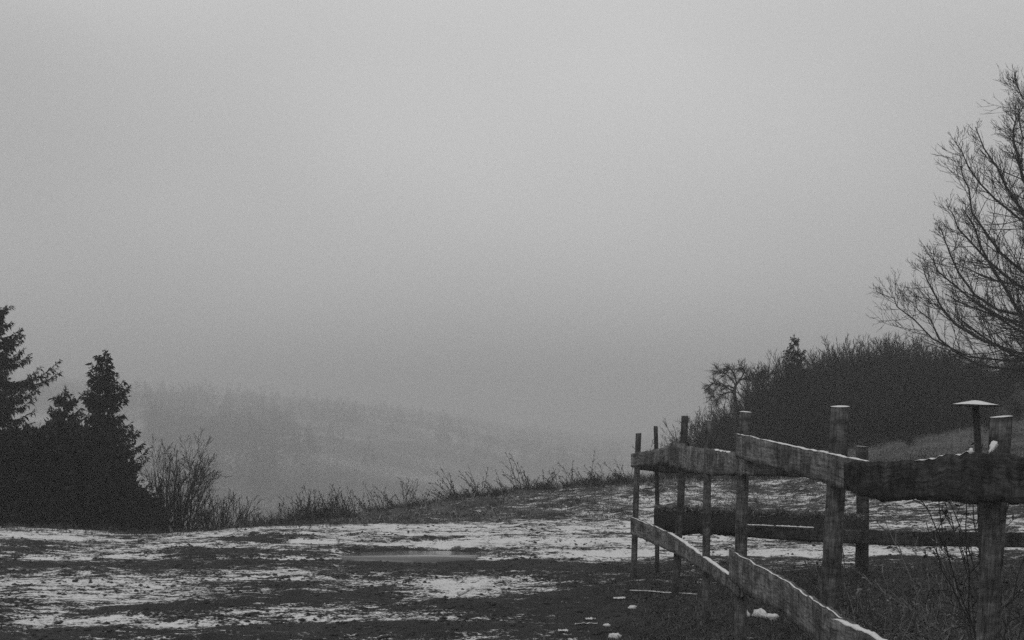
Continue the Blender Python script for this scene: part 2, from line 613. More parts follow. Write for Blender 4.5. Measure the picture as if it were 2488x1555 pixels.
def snow_amount(x, y):
    road = sstep(13.6, 15.0, y + 0.05 * x) * (1 - sstep(18.7, 19.3, y - 0.18 * np.maximum(x, 0)))
    s = 0.385 + 0.20 * road
    for u, v, ru, rv, a in SNOW:
        cx, cy = G(u, v)
        wx = ru / FPX * cy
        wy = max(cy * cy * rv / (EYE * FPX), 0.12)
        s = s + a * np.exp(-(((x - cx) / wx) ** 2 + ((y - cy) / wy) ** 2) * 1.1)
    for pl, w, a in TRACKS:
        s = s + a * np.exp(-(near_track(x + 0 * y, y + 0.12 * perlin(x * 1.5, y * 1.5, 48), pl) / w) ** 2)
    s = s - 0.13 * sstep(2.0, 4.5, x)
    s = s - 0.10 * sstep(-0.5, 1.5, x) * sstep(13.8, 12.5, y)
    bank = sstep(18.9, 19.6, y - 0.18 * np.maximum(x, 0))
    sb = 0.10 + 0.10 * sstep(-3.5, -1, x) + 0.30 * sstep(-1.5, 2.5, x) * sstep(24.2, 22.4, y) + 0.05 * sstep(1.5, 4, x) - 0.10 * sstep(2.0, 4.0, x) - 0.10 * sstep(5, 8, x)
    sb = sb - 0.25 * sstep(26, 34, y)
    s = s * (1 - bank) + sb * bank
    s = s - 5.0 * (lumps(x, y) - 0.006) * (1 - sstep(20, 30, y))      # clods stand clear of the snow, hollows hold it
    return s - 0.6 * sstep(36, 60, y) + (1.14 + 0.28 * fbm(x / 70.0, y / 45.0, 3, 66)) * sstep(120, 220, y)  # far snow raised to fog brightness, so haze is partly in the ground colour


def tone_of(x, y):
    """albedo of the bare ground: mud, turf, litter under the thicket"""
    t = 0.019 + 0.009 * fbm(x / 2.0, y / 2.0, 3, 70)
    turf = sstep(19, 20, y) * sstep(-5, -2, x)
    t = t + turf * (0.02 + 0.04 * fbm(x / 0.5, y / 0.9, 4, 74)) + sstep(26, 33, y) * sstep(7, 11, x) * (0.04 + 0.06 * fbm(x / 1.2, y / 1.8, 4, 72))
    under = sstep(34.5, 37.5, y + 0.25 * (x - 9))
    return np.clip(t * (1 - under) + 0.022 * under, 0.015, 0.2)


def build_ground():
    ny, nx = 470, 560
    ys = np.concatenate([[-80, -30, -10, -3, 0, 1.5, 2.5], np.exp(np.linspace(math.log(3.2), math.log(32), ny)), np.exp(np.linspace(math.log(33.5), math.log(1500), 120))])
    s = np.linspace(-1, 1, nx)
    s = np.concatenate([[-12, -6, -3, -1.8, -1.3], s, [1.3, 1.8, 3, 6, 12]])
    w = 0.47 * np.maximum(ys, 1.0) + 0.9
    w = np.minimum(w, 600)
    X = s[None, :] * w[:, None]
    Y = ys[:, None] + 0 * X
    X = np.clip(X, -1200, 1200)
    Z = height(X, Y)
    n, k = X.shape
    idx = np.arange(n * k).reshape(n, k)
    f = np.stack([idx[:-1, :-1], idx[:-1, 1:], idx[1:, 1:], idx[1:, :-1]], -1).reshape(-1, 4)
    me = mesh_from('ground', np.stack([X, Y, Z], -1), f, True, attrs={'snow': snow_amount(X, Y), 'tone': tone_of(X, Y)})
    return tag(add('ground', me, M['ground']), kind='structure')


build_ground()

# frozen puddle in the rut
def build_puddle():
    n = 44
    a = np.arange(n) / n * 2 * np.pi
    r = 1 + 0.22 * perlin(np.cos(a) * 1.6 + 5, np.sin(a) * 1.6, 12) + 0.1 * perlin(np.cos(a) * 5, np.sin(a) * 5, 13)
    v = np.stack([PUD[0] + 0.74 * r * np.cos(a), PUD[1] + 0.52 * r * np.sin(a), np.full(n, -0.016)], -1)
    low = v * [1, 1, 0] + [0, 0, -0.06]
    v = np.concatenate([v, low, [[PUD[0], PUD[1], -0.016]]])
    i = np.arange(n)
    j = (i + 1) % n
    me = mesh_from('puddle', v, [np.stack([i, j, np.full(n, 2 * n)], -1), np.stack([i, i + n, j + n, j], -1)])
    tag(add('puddle', me, M['ice']), 'frozen grey puddle in the rut of the snowy track', kind='structure')


build_puddle()

# ------------------------------------------------------------------ far forest on the hillside across the valley
def build_far_forest():
    rng = np.random.default_rng(5)
    g = Geo()

    def stand(x, y, H, con, q, lo, hi):
        """tapering or rounded trees made of many small boughs"""
        N = len(x)
        if not N:
            return
        z = height(x, y) - 0.3
        t = rng.random((N, q)) ** 0.85
        prof = np.where(con[:, None], (1 - t) * 0.20 + 0.004, 0.26 * np.sqrt(np.clip(t * (1.03 - t) * 4, 0, 1)))
        az = rng.uniform(0, 2 * np.pi, (N, q))
        rr = prof * np.sqrt(rng.random((N, q))) * H[:, None]
        base = np.stack([x[:, None] + rr * np.cos(az), y[:, None] + rr * np.sin(az), z[:, None] + (0.08 + 0.90 * t) * H[:, None]], -1).reshape(-1, 3)
        d = unit(np.stack([np.cos(az), np.sin(az), np.where(con[:, None], -0.3, 0.9) + 0 * az], -1).reshape(-1, 3) + 0.35 * rng.standard_normal((N * q, 3)))
        side = unit(np.cross(d, rng.standard_normal((N * q, 3))))
        L = np.repeat(H, q) * rng.uniform(lo, hi, N * q) * (1.15 - 0.7 * t.ravel())
        g.diamonds(base, d, side, L, L * np.where(np.repeat(con, q), 0.5, 0.22))
        g.diamonds(np.stack([x, y, z], -1), np.tile([[0, 0, 1.0]], (N, 1)), np.tile([[1.0, 0, 0]], (N, 1)), H * 1.02, H * 0.016)

    def at_u(u, y):
        return (u - CU) / FPX * y
    # nearer stand on the nose of the hill
    N = 1500
    y = rng.uniform(300, 480, N)
    u = rng.uniform(350, 900, N)
    x = at_u(u, y)
    k = rng.random(N) < np.interp(u, [330, 420, 620, 760, 900], [0.2, 0.75, 0.55, 0.2, 0.02]) * (0.75 + 0.8 * fbm(x / 25, y / 25, 2, 86))
    x, y = x[k], y[k]
    stand(x, y, rng.uniform(5, 11, len(x)), rng.random(len(x)) < 0.25, 90, 0.07, 0.16)
    # rows of conifers along the far ridge and loose clumps on the slope below it
    N = 3600
    y = rng.uniform(470, 760, N)
    u = rng.uniform(-200, 1750, N)
    x = at_u(u, y)
    row = np.exp(-((y - 640 - 18 * perlin(x / 60, x * 0, 8)) / 22) ** 2) + 0.8 * np.exp(-((y - 560 - 20 * perlin(x / 50, x * 0, 9)) / 14) ** 2)
    k = rng.random(N) < row * (0.55 + 1.0 * fbm(x / 40, y / 40, 2, 87)) + 0.04 + 0.2 * sstep(700, 300, u)
    x, y = x[k], y[k]
    stand(x, y, rng.uniform(5, 12, len(x)), rng.random(len(x)) < 0.75, 50, 0.09, 0.2)
    # few lone trees on the pasture
    u = np.array([905, 952, 968, 1035, 1080, 1190, 1290, 1375, 1440])
    y = np.array([300, 290, 292, 310, 340, 430, 450, 460, 470.0])
    stand(at_u(u, y), y, rng.uniform(4, 8, len(u)), rng.random(len(u)) < 0.7, 90, 0.08, 0.16)
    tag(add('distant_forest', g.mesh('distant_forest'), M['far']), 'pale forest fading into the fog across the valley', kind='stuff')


build_far_forest()

# ------------------------------------------------------------------ spruces, hedge and bushes on the slope at the left
def spruce(label, u, vtop, y, half_px, seed, group=None, gap=0.5, low=0.0, dens=1.0, trim=None, name='spruce_tree'):
    rng = np.random.default_rng(seed)
    top = P(u, vtop, y)
    gx, gy = top[0], y
    gz = float(height(gx, gy)) - 0.1
    H = top[2] - gz
    R = half_px / FPX * y                                       # half width near the skirt
    root = thing(name, label, 'tree', (gx, gy, gz), group)
    tg = Geo()
    pts = np.zeros((1, 12, 3))
    pts[0, :, 2] = np.linspace(0, H * 0.985, 12)
    pts[0, 1:, 0] = np.cumsum(rng.normal(0, 0.012, 11))
    tg.tubes(pts, np.linspace(0.030 * H * 0.55, 0.012, 12)[None, :], 7)
    add('trunk', tg.mesh('trunk', True), M['tree_bark'], root)
    g = Geo()
    # whorls of boughs, uneven in length, hanging and turned up at the tip
    zs, z = [], H * (0.10 + low)
    while z < H * 0.965:
        zs.append(z)
        z += H * 0.034 / dens ** 0.5 * rng.uniform(0.7, 1.5) * (0.6 + 0.7 * (1 - z / H))
    bz, ba, bl = [], [], []
    for z in zs:
        t = z / H
        n = int(rng.integers(8, 12)) if t < 0.85 else int(rng.integers(5, 8))
        n = max(4, int(n * dens))
        a0 = rng.uniform(0, 6.28)
        wl_ = rng.uniform(1 - gap, 1.12)
        for k in range(n):
            bz.append(z + rng.normal(0, 0.012 * H))
            ba.append(a0 + k * 6.283 / n + rng.normal(0, 0.25))
            bl.append(R * (1 - t) ** 0.85 * 1.12 * wl_ * rng.uniform(0.55, 1.15) + 0.05)
    bz, ba, bl = map(np.array, (bz, ba, bl))
    tt = bz / H
    if trim:                                                   # a stretch of stunted boughs, between two picture heights
        k = (bz < P(u, trim[0], y)[2] - gz) & (bz > P(u, trim[1], y)[2] - gz)
        bl = np.where(k, bl * trim[2], bl)
    d = np.stack([np.cos(ba), np.sin(ba), -0.12 + 0.6 * tt ** 3], -1)
    p = np.stack([0 * bz, 0 * bz, bz], -1)
    pts, rad = grow(rng, p, d, bl, 0.010 + 0.008 * bl, 7, 0.04, (0, 0, 0.22), 0.25)
    pts[:, :, 2] -= (0.14 * bl)[:, None] * np.sin(np.linspace(0, np.pi, 7))[None, :]
    g.tubes(pts, rad, 3)
    # side shoots by bough length, then needle sprays on boughs and shoots
    def sprays(pp, rr, per_m, lo, hi):
        ln = np.linalg.norm(np.diff(pp, axis=1), axis=-1).sum(1)
        for c0, c1 in ((0, .12), (.12, .25), (.25, .45), (.45, .7), (.7, 1.0), (1.0, 1.5), (1.5, 9)):
            k = (ln >= c0) & (ln < c1)
            if not k.any():
                continue
            n = max(3, int(per_m * dens * ln[k].mean()))
            b, dd, pr, l_, t = spawn(rng, pp[k], rr[k], n, 0.04, 1.0, 0.3, 1.1)
            dd[:, 2] -= 0.30
            dd = unit(dd)
            L = rng.uniform(lo, hi, len(b)) * (1.15 - 0.55 * t)
            g.diamonds(b, dd, unit(np.cross(dd, rng.standard_normal(dd.shape))), L, L * rng.uniform(0.25, 0.45, len(b)), 0.15)
    for c0, c1 in ((0, .25), (.25, .6), (.6, 1.1), (1.1, 1.7), (1.7, 9)):
        k = (bl >= c0) & (bl < c1)
        if not k.any():
            continue
        n = max(5, int(19 * bl[k].mean()))
        b, dd, pr, ln, t = spawn(rng, pts[k], rad[k], n, 0.10, 0.97, 0.45, 1.05)
        dd[:, 2] = dd[:, 2] * 0.35 - 0.25
        L2 = np.clip(0.30 * ln ** 0.7 * (1.05 - t), 0.04, 0.6) * rng.uniform(0.55, 1.2, len(ln))
        p2, r2 = grow(rng, b, dd, L2, np.full(len(b), 0.005), 4, 0.10, (0, 0, -0.3), 0.4)
        sprays(p2, r2, 42, 0.07, 0.16)
    sprays(pts, rad, 60, 0.08, 0.17 if dens > 0.9 else 0.12)
    # leader
    b = np.stack([rng.normal(0, 0.01, 60), rng.normal(0, 0.01, 60), H * rng.uniform(0.92, 1.0, 60)], -1)
    dd = unit(np.stack([rng.normal(0, 0.45, 60), rng.normal(0, 0.45, 60), np.full(60, 0.9)], -1))
    g.diamonds(b, dd, unit(np.cross(dd, rng.standard_normal(dd.shape))), rng.uniform(0.03, 0.09, 60), np.full(60, 0.018))
    add('crown', g.mesh('crown'), M['needles'], root)
    return root


spruce('tallest dark spruce, cut by the picture edge above the overgrown hedge', -6, 722, 30.0, 385, 11, gap=0.45, trim=(935, 1075, 0.55))
spruce('small narrow spruce between the two larger spruces', 157, 938, 29.0, 185, 12, gap=0.3)
spruce('free-standing pointed spruce with a long drooping bough over the bare bush', 254, 853, 27.5, 228, 18, gap=0.35)


def build_hedge():
    rng = np.random.default_rng(31)
    prof_u = np.array([-220, -60, 0, 60, 100, 150, 190, 228, 262, 286, 310, 345])
    prof_v = np.array([1040, 1046, 1052, 1046, 1042, 1034, 1040, 1056, 1085, 1150, 1200, 1225])
    n = 46000
    u = rng.uniform(-220, 345, n)
    yb = 24.6
    x = (u - CU) / FPX * yb
    top = np.array([P(a, b, yb)[2] for a, b in zip(prof_u, prof_v)])
    zt = np.interp(u, prof_u, top)
    y = yb + rng.uniform(-1.0, 1.6, n)
    zg = height(x, y)
    f = rng.random(n) ** 0.75
    dome = 1 - 0.12 * ((y - yb - 0.2) / 1.3) ** 2
    z = zg + (zt * dome - zg) * f + (0.16 * perlin(x * 2.3, y * 2.3, 7) + 0.10 * perlin(x * 7, y * 7, 9)) * f
    g = Geo()
    d = unit(rng.standard_normal((n, 3)) + np.array([0, -0.4, 0.5]))
    side = unit(np.cross(d, rng.standard_normal((n, 3))))
    L = rng.uniform(0.06, 0.17, n)
    g.diamonds(np.stack([x, y, z], -1), d, side, L, L * 0.55)
    root = thing('overgrown_hedge', 'dense black overgrown hedge below the spruces at the yard edge', 'hedge', (0, 0, 0))
    add('foliage', g.mesh('foliage'), M['hedge'], root)
    s = Geo()
    m = 260
    u = rng.uniform(-220, 335, m)
    x = (u - CU) / FPX * yb
    y = yb + rng.uniform(-0.7, 1.0, m)
    zg = height(x, y) - 0.05
    zt = np.interp(u, prof_u, top)
    pts, rad = grow(rng, np.stack([x, y, zg], -1), np.stack([rng.normal(0, .12, m), rng.normal(0, .12, m), np.ones(m)], -1), (zt - zg) * rng.uniform(.6, 1.0, m), np.full(m, 0.03), 6, 0.10, (0, 0, 0.2), 0.2)
    s.tubes(pts, rad, 4)
    add('stems', s.mesh('stems'), M['tree_bark'], root)


build_hedge()


def bush_mesh(seed, stems, H, spread, n1=6, n2=5, n3=0, r=0.02, trop=0.45, sides=3, wander=0.10, tip=0.004):
    """bare many-stemmed bush at the origin; returns meshes (stems, twigs)"""
    rng = np.random.default_rng(seed)
    a = rng.uniform(0, 6.283, stems)
    lean = rng.uniform(0.08, spread, stems)
    d = np.stack([np.cos(a) * lean, np.sin(a) * lean, np.ones(stems)], -1)
    p = np.stack([np.cos(a) * 0.12 * lean * H, np.sin(a) * 0.12 * lean * H, 0 * a - 0.05], -1)
    L = H * rng.uniform(0.72, 1.08, stems)
    s, t = Geo(), Geo()
    pts, rad = grow(rng, p, d, L, r * rng.uniform(0.6, 1.1, stems), 8, wander * 0.8, (0, 0, 0.25), 0.22)
    s.tubes(pts, rad, max(sides, 4))
    lv = [(pts, rad)]
    for n, k, a0, a1, ls in ((n1, 6, 0.35, 0.9, 0.42), (n2, 5, 0.35, 1.0, 0.45), (n3, 4, 0.3, 1.0, 0.5)):
        if not n:
            continue
        b, dd, pr, ln, tt = spawn(rng, lv[-1][0], lv[-1][1], n, 0.22, 0.98, a0, a1)
        L = ln * ls * rng.uniform(0.5, 1.15, len(ln)) * (1.15 - 0.55 * tt)
        pts, rad = grow(rng, b, dd, L, np.maximum(pr * 0.55, tip), k, wander, (0, 0, trop), 0.4)
        t.tubes(pts, np.maximum(rad, tip * 0.6), sides)
        lv.append((pts, rad))
    return s.mesh('stems', True), t.mesh('twigs')


def bush(name, label, cat, u, vtop, y, seed, stems, spread, group=None, twig=None, proto_h=2.6, **kw):
    top = P(u, vtop, y)
    z = float(height(top[0], y)) - 0.03
    H = top[2] - z
    st, tw = bush_mesh(seed, stems, H * 0.93, spread, **kw)
    o = thing(name, label, cat, (top[0], y, z), group)
    add('stems', st, M['tree_bark'], o)
    add('twigs', tw, twig or M['twig'], o)
    return o


bush('bare_bush', 'largest rounded bare bush beside the spruces at the yard edge', 'bush', 425, 1096, 25.5, 47, 17, 0.55, n1=11, n2=8, n3=4, r=0.036, tip=0.0038)
bush('bare_bush', 'low twiggy bush just beyond the largest bare bush, towards the fog gap', 'bush', 535, 1186, 23.5, 42, 20, 0.5, n1=9, n2=7, n3=0, r=0.02)
bush('bare_bush', 'smallest thin bush at the rim of the fog gap', 'bush', 592, 1210, 22.6, 43, 14, 0.35, n1=6, n2=5, n3=0, r=0.014)
bush('bare_bush', 'dark low bush squeezed between the hedge and the largest bare bush', 'bush', 340, 1205, 23.8, 44, 24, 0.6, n1=9, n2=6, n3=0, r=0.02, twig=M['thicket'])

# ------------------------------------------------------------------ thicket on the rise at the right
SIL = np.array([(1600, 1110), (1640, 1082), (1700, 1030), (1760, 992), (1850, 925), (1900, 885), (1990, 858), (2080, 852), (2112, 872), (2150, 845), (2200, 834), (2280, 852), (2330, 872), (2500, 862), (2800, 850)], float)
protos = [bush_mesh(100 + k, 26, 2.0, 0.5, n1=9, n2=7, n3=0, r=0.02, tip=0.0065, trop=0.55) for k in range(5)]


def thicket():
    rng = np.random.default_rng(77)
    meshes = []
    for st, tw in protos:
        tw.materials.append(M['thicket'])
        st.materials.append(M['tree_bark'])
        meshes.append((st, tw))
    rows = [(46.5, 0.0, 46), (43.5, 18, 46), (40.5, 55, 44), (38.0, 95, 38), (36.2, 128, 34)]
    for y, drop, step in rows:
        u = 1622.0 + (drop * 1.1 if drop else 0)
        while u < 2560:
            uu = u + rng.uniform(-10, 10)
            v = float(np.interp(uu, SIL[:, 0], SIL[:, 1])) + drop * rng.uniform(0.8, 1.25) + rng.uniform(-12, 10) * (1.9 if drop == 0 else 1.0)
            top = P(uu, v, y)
            z = float(height(top[0], y)) - 0.05
            H = top[2] - z
            foot = np.interp(uu, [1600, 2100, 2250, 2400, 2488, 2600], [1130, 1076, 1050, 1005, 965, 935])
            yy = y + rng.uniform(-0.7, 0.7)
            u += step * rng.uniform(0.75, 1.2)
            if H < 0.5 or (HV + (EYE - z) * FPX / y) > foot + 25 and y < 42 and uu > 2050:
                continue
            k = int(rng.integers(0, 5))
            o = thing('thicket_shrub', ('leafless shrub on the skyline of the dark thicket behind the fence' if drop == 0 else 'leafless shrub at the grassy foot of the dark thicket' if drop > 120 else 'leafless shrub inside the dark mass of the thicket on the rise'), 'shrub', (top[0], yy, z), 'shrubs of the thicket on the rise')
            sx = min(max(H / 2.0 * rng.uniform(0.9, 1.3), 0.75), 1.35)
            o.scale = (sx, sx, H / 2.0 * 0.97)
            o.rotation_euler = (0, 0, rng.uniform(0, 6.28))
            add('stems', meshes[k][0], None, o)
            add('twigs', meshes[k][1], None, o)

    for uu, yy, k, sc in ((2110, 35, 0, .22), (2205, 33, 2, .16), (2330, 36, 0, .28), (2400, 34, 2, .22), (2470, 35, 3, .3), (2275, 35.5, 2, .2)):
        x = (uu - CU) / FPX * yy
        o = thing('scrub_bush', 'knee-high dark scrub dotted over the grassy slope below the thicket', 'bush', (x, yy, float(height(x, yy)) - 0.03), 'scrub on the slope')
        o.scale = (sc * 1.5, sc * 1.5, sc)
        o.rotation_euler = (0, 0, uu * 0.37)
        add('stems', meshes[k][0], None, o)
        add('twigs', meshes[k][1], None, o)


thicket()

# young spruce sticking out of the thicket
spruce('small spruce tip rising out of the thicket behind the fence', 1930, 816, 39.5, 100, 63, gap=0.3, low=0.15, dens=0.55)


def bent_tree():
    """wind-bent little tree with a flat, leaning crown at the end of the thicket"""
    rng = np.random.default_rng(90)
    y = 40.0
    foot = P(1785, 985, y)
    gz = float(height(foot[0], y)) - 0.05
    base = np.array([foot[0], y, gz])
    root = thing('bent_tree', 'small wind-bent tree with a drooping flat crown at the thicket end', 'tree', base)

    def rel(u, v, dy=0.0):
        return P(u, v, y + dy) - base
    tg, g = Geo(), Geo()
    tr = np.array([[(0, 0, 0), rel(1786, 985) * [0.6, 1, 0.5], rel(1787, 975), rel(1784, 950), rel(1788, 935), rel(1798, 922)]])
    tg.tubes(tr, np.array([[.07, .062, .055, .05, .04, .03]]), 6)
    limbs = [((1786, 958), (1765, 938), (1738, 925), (1722, 940)), ((1788, 938), (1775, 915), (1758, 905), (1742, 900)), ((1794, 926), (1820, 912), (1842, 908), (1856, 906)),
             ((1789, 935), (1787, 912), (1778, 898), (1770, 895)), ((1786, 955), (1762, 950), (1748, 965), (1740, 978)), ((1798, 922), (1810, 905), (1808, 898), (1800, 893)),
             ((1797, 923), (1815, 918), (1835, 922), (1850, 918)), ((1787, 945), (1755, 930), (1735, 945), (1728, 962))]
    L = []
    for k, lm in enumerate(limbs):
        dy = rng.uniform(-0.5, 0.5)
        pp = np.array([rel(a, b, dy * i / 3) for i, (a, b) in enumerate(lm)])
        L.append(np.concatenate([pp[:1], (pp[:-1] + pp[1:]) / 2, pp[-1:]]))
    L = np.array(L)
    lr = np.tile(np.linspace(0.028, 0.010, L.shape[1]), (len(L), 1))
    tg.tubes(L, lr, 4)
    add('trunk', tg.mesh('trunk', True), M['tree_bark'], root)
    b, d, pr, ln, t = spawn(rng, L, lr, 30, 0.25, 1.0, 0.4, 1.3)
    p1, r1 = grow(rng, b, d, rng.uniform(0.12, 0.34, len(b)), np.full(len(b), 0.008), 4, 0.16, (-0.1, 0, -0.05), 0.5)
    g.tubes(p1, r1, 3)
    b, d, pr, ln, t = spawn(rng, p1, r1, 7, 0.2, 1.0, 0.4, 1.2)
    p2, r2 = grow(rng, b, d, rng.uniform(0.08, 0.2, len(b)), np.full(len(b), 0.006), 3, 0.15, (-0.1, 0, -0.1), 0.5)
    g.tubes(p2, r2, 3)
    add('crown', g.mesh('crown'), M['twig'], root)


bent_tree()


def big_tree():
    """spreading leafless tree whose trunk stands just outside the frame"""
    rng = np.random.default_rng(207)
    y = 27.0
    foot = P(2690, 1050, y)
    gz = float(height(foot[0], y)) - 0.1
    base = np.array([foot[0], y, gz])
    root = thing('spreading_tree', 'large leafless tree spreading its branches in from the picture edge', 'tree', base)
    tg, g = Geo(), Geo()
    H0 = P(2690, 860, y)[2] - gz
    tr = np.array([[(0, 0, -0.1), (0.02, 0, H0 * .3), (-.05, 0.03, H0 * .65), (-.02, 0, H0), (0.06, 0.0, H0 * 1.6), (0.0, 0, H0 * 2.3), (0.1, 0, H0 * 2.6)]])
    tr_r = np.array([[.27, .22, .19, .17, .12, .08, .03]])
    tg.tubes(tr, tr_r, 10)
    add('trunk', tg.mesh('trunk', True), M['tree_bark'], root)
    # main limbs: rise from the trunk all round, arching up and out
    n = 34
    tz = np.linspace(0.80, 2.5, n)
    az = (np.arange(n) * 2.39996 + 3.0)
    el = np.interp(tz, [0.8, 1.6, 2.5], [0.0, 0.45, 0.9])
    p = np.stack([0 * tz, 0 * tz, tz * H0], -1)
    d = np.stack([np.cos(az) * np.cos(el), np.sin(az) * np.cos(el), np.sin(el)], -1)
    L = np.interp(tz, [0.8, 1.5, 2.9], [4.0, 3.6, 1.9]) * rng.uniform(0.8, 1.05, n)
    pts, rad = grow(rng, p, d, L, np.interp(tz, [0.8, 2.9], [0.055, 0.03]), 10, 0.07, (0, 0, 0.55), 0.16)
    # limbs that the photograph shows coming in from the right: from trunk towards pixel points
    def rel(u, v, dy=0.0):
        return P(u, v, y + dy) - base
    shown = [[(2680, 800), (2600, 850), (2520, 868), (2420, 868), (2320, 858), (2240, 812), (2190, 772), (2150, 735), (2140, 722), (2136, 712)],
             [(2680, 850), (2600, 850), (2540, 835), (2480, 800), (2440, 745), (2410, 690), (2385, 640), (2360, 590), (2335, 540), (2310, 500)],
             [(2690, 700), (2640, 690), (2580, 655), (2520, 590), (2470, 530), (2440, 480), (2415, 440), (2385, 400), (2360, 350), (2340, 300)],
             [(2690, 560), (2640, 520), (2590, 460), (2540, 390), (2500, 330), (2478, 280), (2465, 245), (2455, 225), (2443, 205), (2434, 190)],
             [(2685, 780), (2620, 790), (2560, 790), (2480, 770), (2400, 745), (2340, 705), (2300, 660), (2275, 610), (2262, 570), (2255, 545)],
             [(2685, 830), (2600, 860), (2520, 862), (2440, 845), (2360, 820), (2300, 780), (2260, 740), (2235, 700), (2220, 665), (2212, 640)],
             [(2690, 650), (2630, 620), (2560, 560), (2500, 490), (2455, 430), (2440, 380), (2435, 340), (2435, 310), (2436, 285), (2438, 262)],
             [(2690, 740), (2620, 720), (2540, 700), (2460, 660), (2400, 610), (2360, 560), (2335, 500), (2322, 450), (2312, 420), (2305, 395)],
             [(2685, 840), (2590, 880), (2500, 895), (2420, 892), (2350, 880), (2290, 850), (2250, 815), (2225, 775), (2205, 745), (2195, 722)],
             [(2690, 640), (2650, 590), (2610, 520), (2570, 470), (2535, 420), (2515, 370), (2505, 330), (2497, 290), (2490, 260), (2484, 235)]]
    S = []
    shown += [[(2690, 720), (2630, 700), (2560, 640), (2500, 570), (2440, 520), (2390, 480), (2350, 440), (2320, 400), (2300, 365), (2290, 335)],
              [(2690, 800), (2620, 790), (2540, 760), (2470, 715), (2410, 665), (2365, 620), (2330, 580), (2300, 545), (2280, 515), (2268, 490)],
              [(2685, 820), (2610, 830), (2530, 815), (2450, 790), (2380, 755), (2320, 715), (2275, 680), (2250, 650), (2238, 625), (2232, 605)],
              [(2690, 600), (2640, 560), (2590, 500), (2540, 450), (2500, 400), (2475, 355), (2460, 320), (2450, 290), (2446, 265), (2444, 245)]]
    shown = [[(u + 30, v + 8) for i, (u, v) in enumerate(l)] for l in shown]
    for k, ln_ in enumerate(shown):
        dy = rng.uniform(-1.6, 1.6)
        S.append([rel(u, v, dy * i / 9) for i, (u, v) in enumerate(ln_)])
    S = np.array(S)
    S[:, 1:-1] += rng.normal(0, 0.03, S[:, 1:-1].shape)
    S[:, 0, :2] = 0
    sr = np.linspace(1, 0.11, 10)[None, :] ** 0.8 * 0.62 * np.array([.05, .09, .085, .05, .075, .07, .08, .07, .06, .07, .06, .07, .06, .05])[:, None]
    A, R = np.concatenate([pts, S]), np.concatenate([rad, sr])
    g.tubes(A, R, 6)
    # sub-branches, twigs and finest shoots, all turning up at the ends
    b, d, pr, ln, t = spawn(rng, A, R, 32, 0.2, 0.98, 0.5, 1.2)
    L = ln * 0.35 * rng.uniform(0.5, 1.15, len(ln)) * (1.2 - 1.0 * t)
    p1, r1 = grow(rng, b, d, L, np.clip(pr * 0.42, 0.006, 0.013), 8, 0.085, (-0.15, 0, 0.55), 0.35)
    g.tubes(p1, r1, 4)
    b, d, pr, ln, t = spawn(rng, p1, r1, 7, 0.2, 0.97, 0.4, 0.9)
    L = ln * 0.55 * rng.uniform(0.5, 1.2, len(ln)) * (1.2 - 0.7 * t)
    p2, r2 = grow(rng, b, d, L, np.clip(pr * 0.6, 0.0045, 0.008), 5, 0.08, (-0.05, 0, 0.5), 0.5)
    g.tubes(p2, r2, 3)
    b, d, pr, ln, t = spawn(rng, p2, r2, 1, 0.25, 0.9, 0.4, 0.9)
    p3, r3 = grow(rng, b, d, ln * 0.5 * rng.uniform(0.5, 1.2, len(ln)), np.full(len(b), 0.0045), 4, 0.10, (0, 0, 0.5), 0.6)
    g.tubes(p3, r3, 3)
    add('crown', g.mesh('crown'), M['twig'], root)


big_tree()

# ------------------------------------------------------------------ dead weeds along the crest of the bank
def weed_mesh(rng, stalks, H, lean, heads=True):
    g = Geo()
    n = stalks
    lx = lean + rng.normal(0, 0.22, n)
    d = np.stack([lx, rng.normal(0, 0.2, n), np.ones(n)], -1)
    p = np.stack([rng.normal(0, 0.05, n), rng.normal(0, 0.05, n), np.full(n, -0.03)], -1)
    pts, rad = grow(rng, p, d, H * rng.uniform(0.6, 1.3, n), np.full(n, 0.006), 7, 0.09, (lean * 0.5, 0, -0.1), 0.35)
    g.tubes(pts, rad, 4)
    b, dd, pr, ln, t = spawn(rng, pts, rad, 5, 0.35, 0.98, 0.3, 0.8)
    p1, r1 = grow(rng, b, dd, ln * 0.26 * rng.uniform(0.4, 1.2, len(ln)) * (1.3 - t), np.full(len(b), 0.0045), 4, 0.14, (lean * .3, 0, 0.1), 0.5)
    g.tubes(p1, r1, 3)
    if heads:
        b, dd, pr, ln, t = spawn(rng, p1, r1, 3, 0.55, 1.0, 0.3, 1.2)
        L = rng.uniform(0.010, 0.028, len(b))
        g.diamonds(b, dd, unit(np.cross(dd, rng.standard_normal(dd.shape))), L, L * 0.7)
        b, dd, pr, ln, t = spawn(rng, pts, rad, 4, 0.05, 0.6, 0.5, 1.3)
        L = rng.uniform(0.02, 0.055, len(b))
        dd[:, 2] -= 0.5
        g.diamonds(b, unit(dd), unit(np.cross(dd, rng.standard_normal(dd.shape))), L, L * 0.3, 0.3)
    # tangle at the foot
    m = 30
    a = rng.uniform(0, 6.28, m)
    pts, rad = grow(rng, np.stack([rng.normal(0, .08, m), rng.normal(0, .08, m), np.full(m, -0.02)], -1), np.stack([np.cos(a), np.sin(a), rng.uniform(.3, 1.2, m)], -1), H * rng.uniform(.25, .65, m), np.full(m, .005), 5, 0.18, (0, 0, -0.5), .5)
    g.tubes(pts, rad, 3)
    return g.mesh('dead_weed')


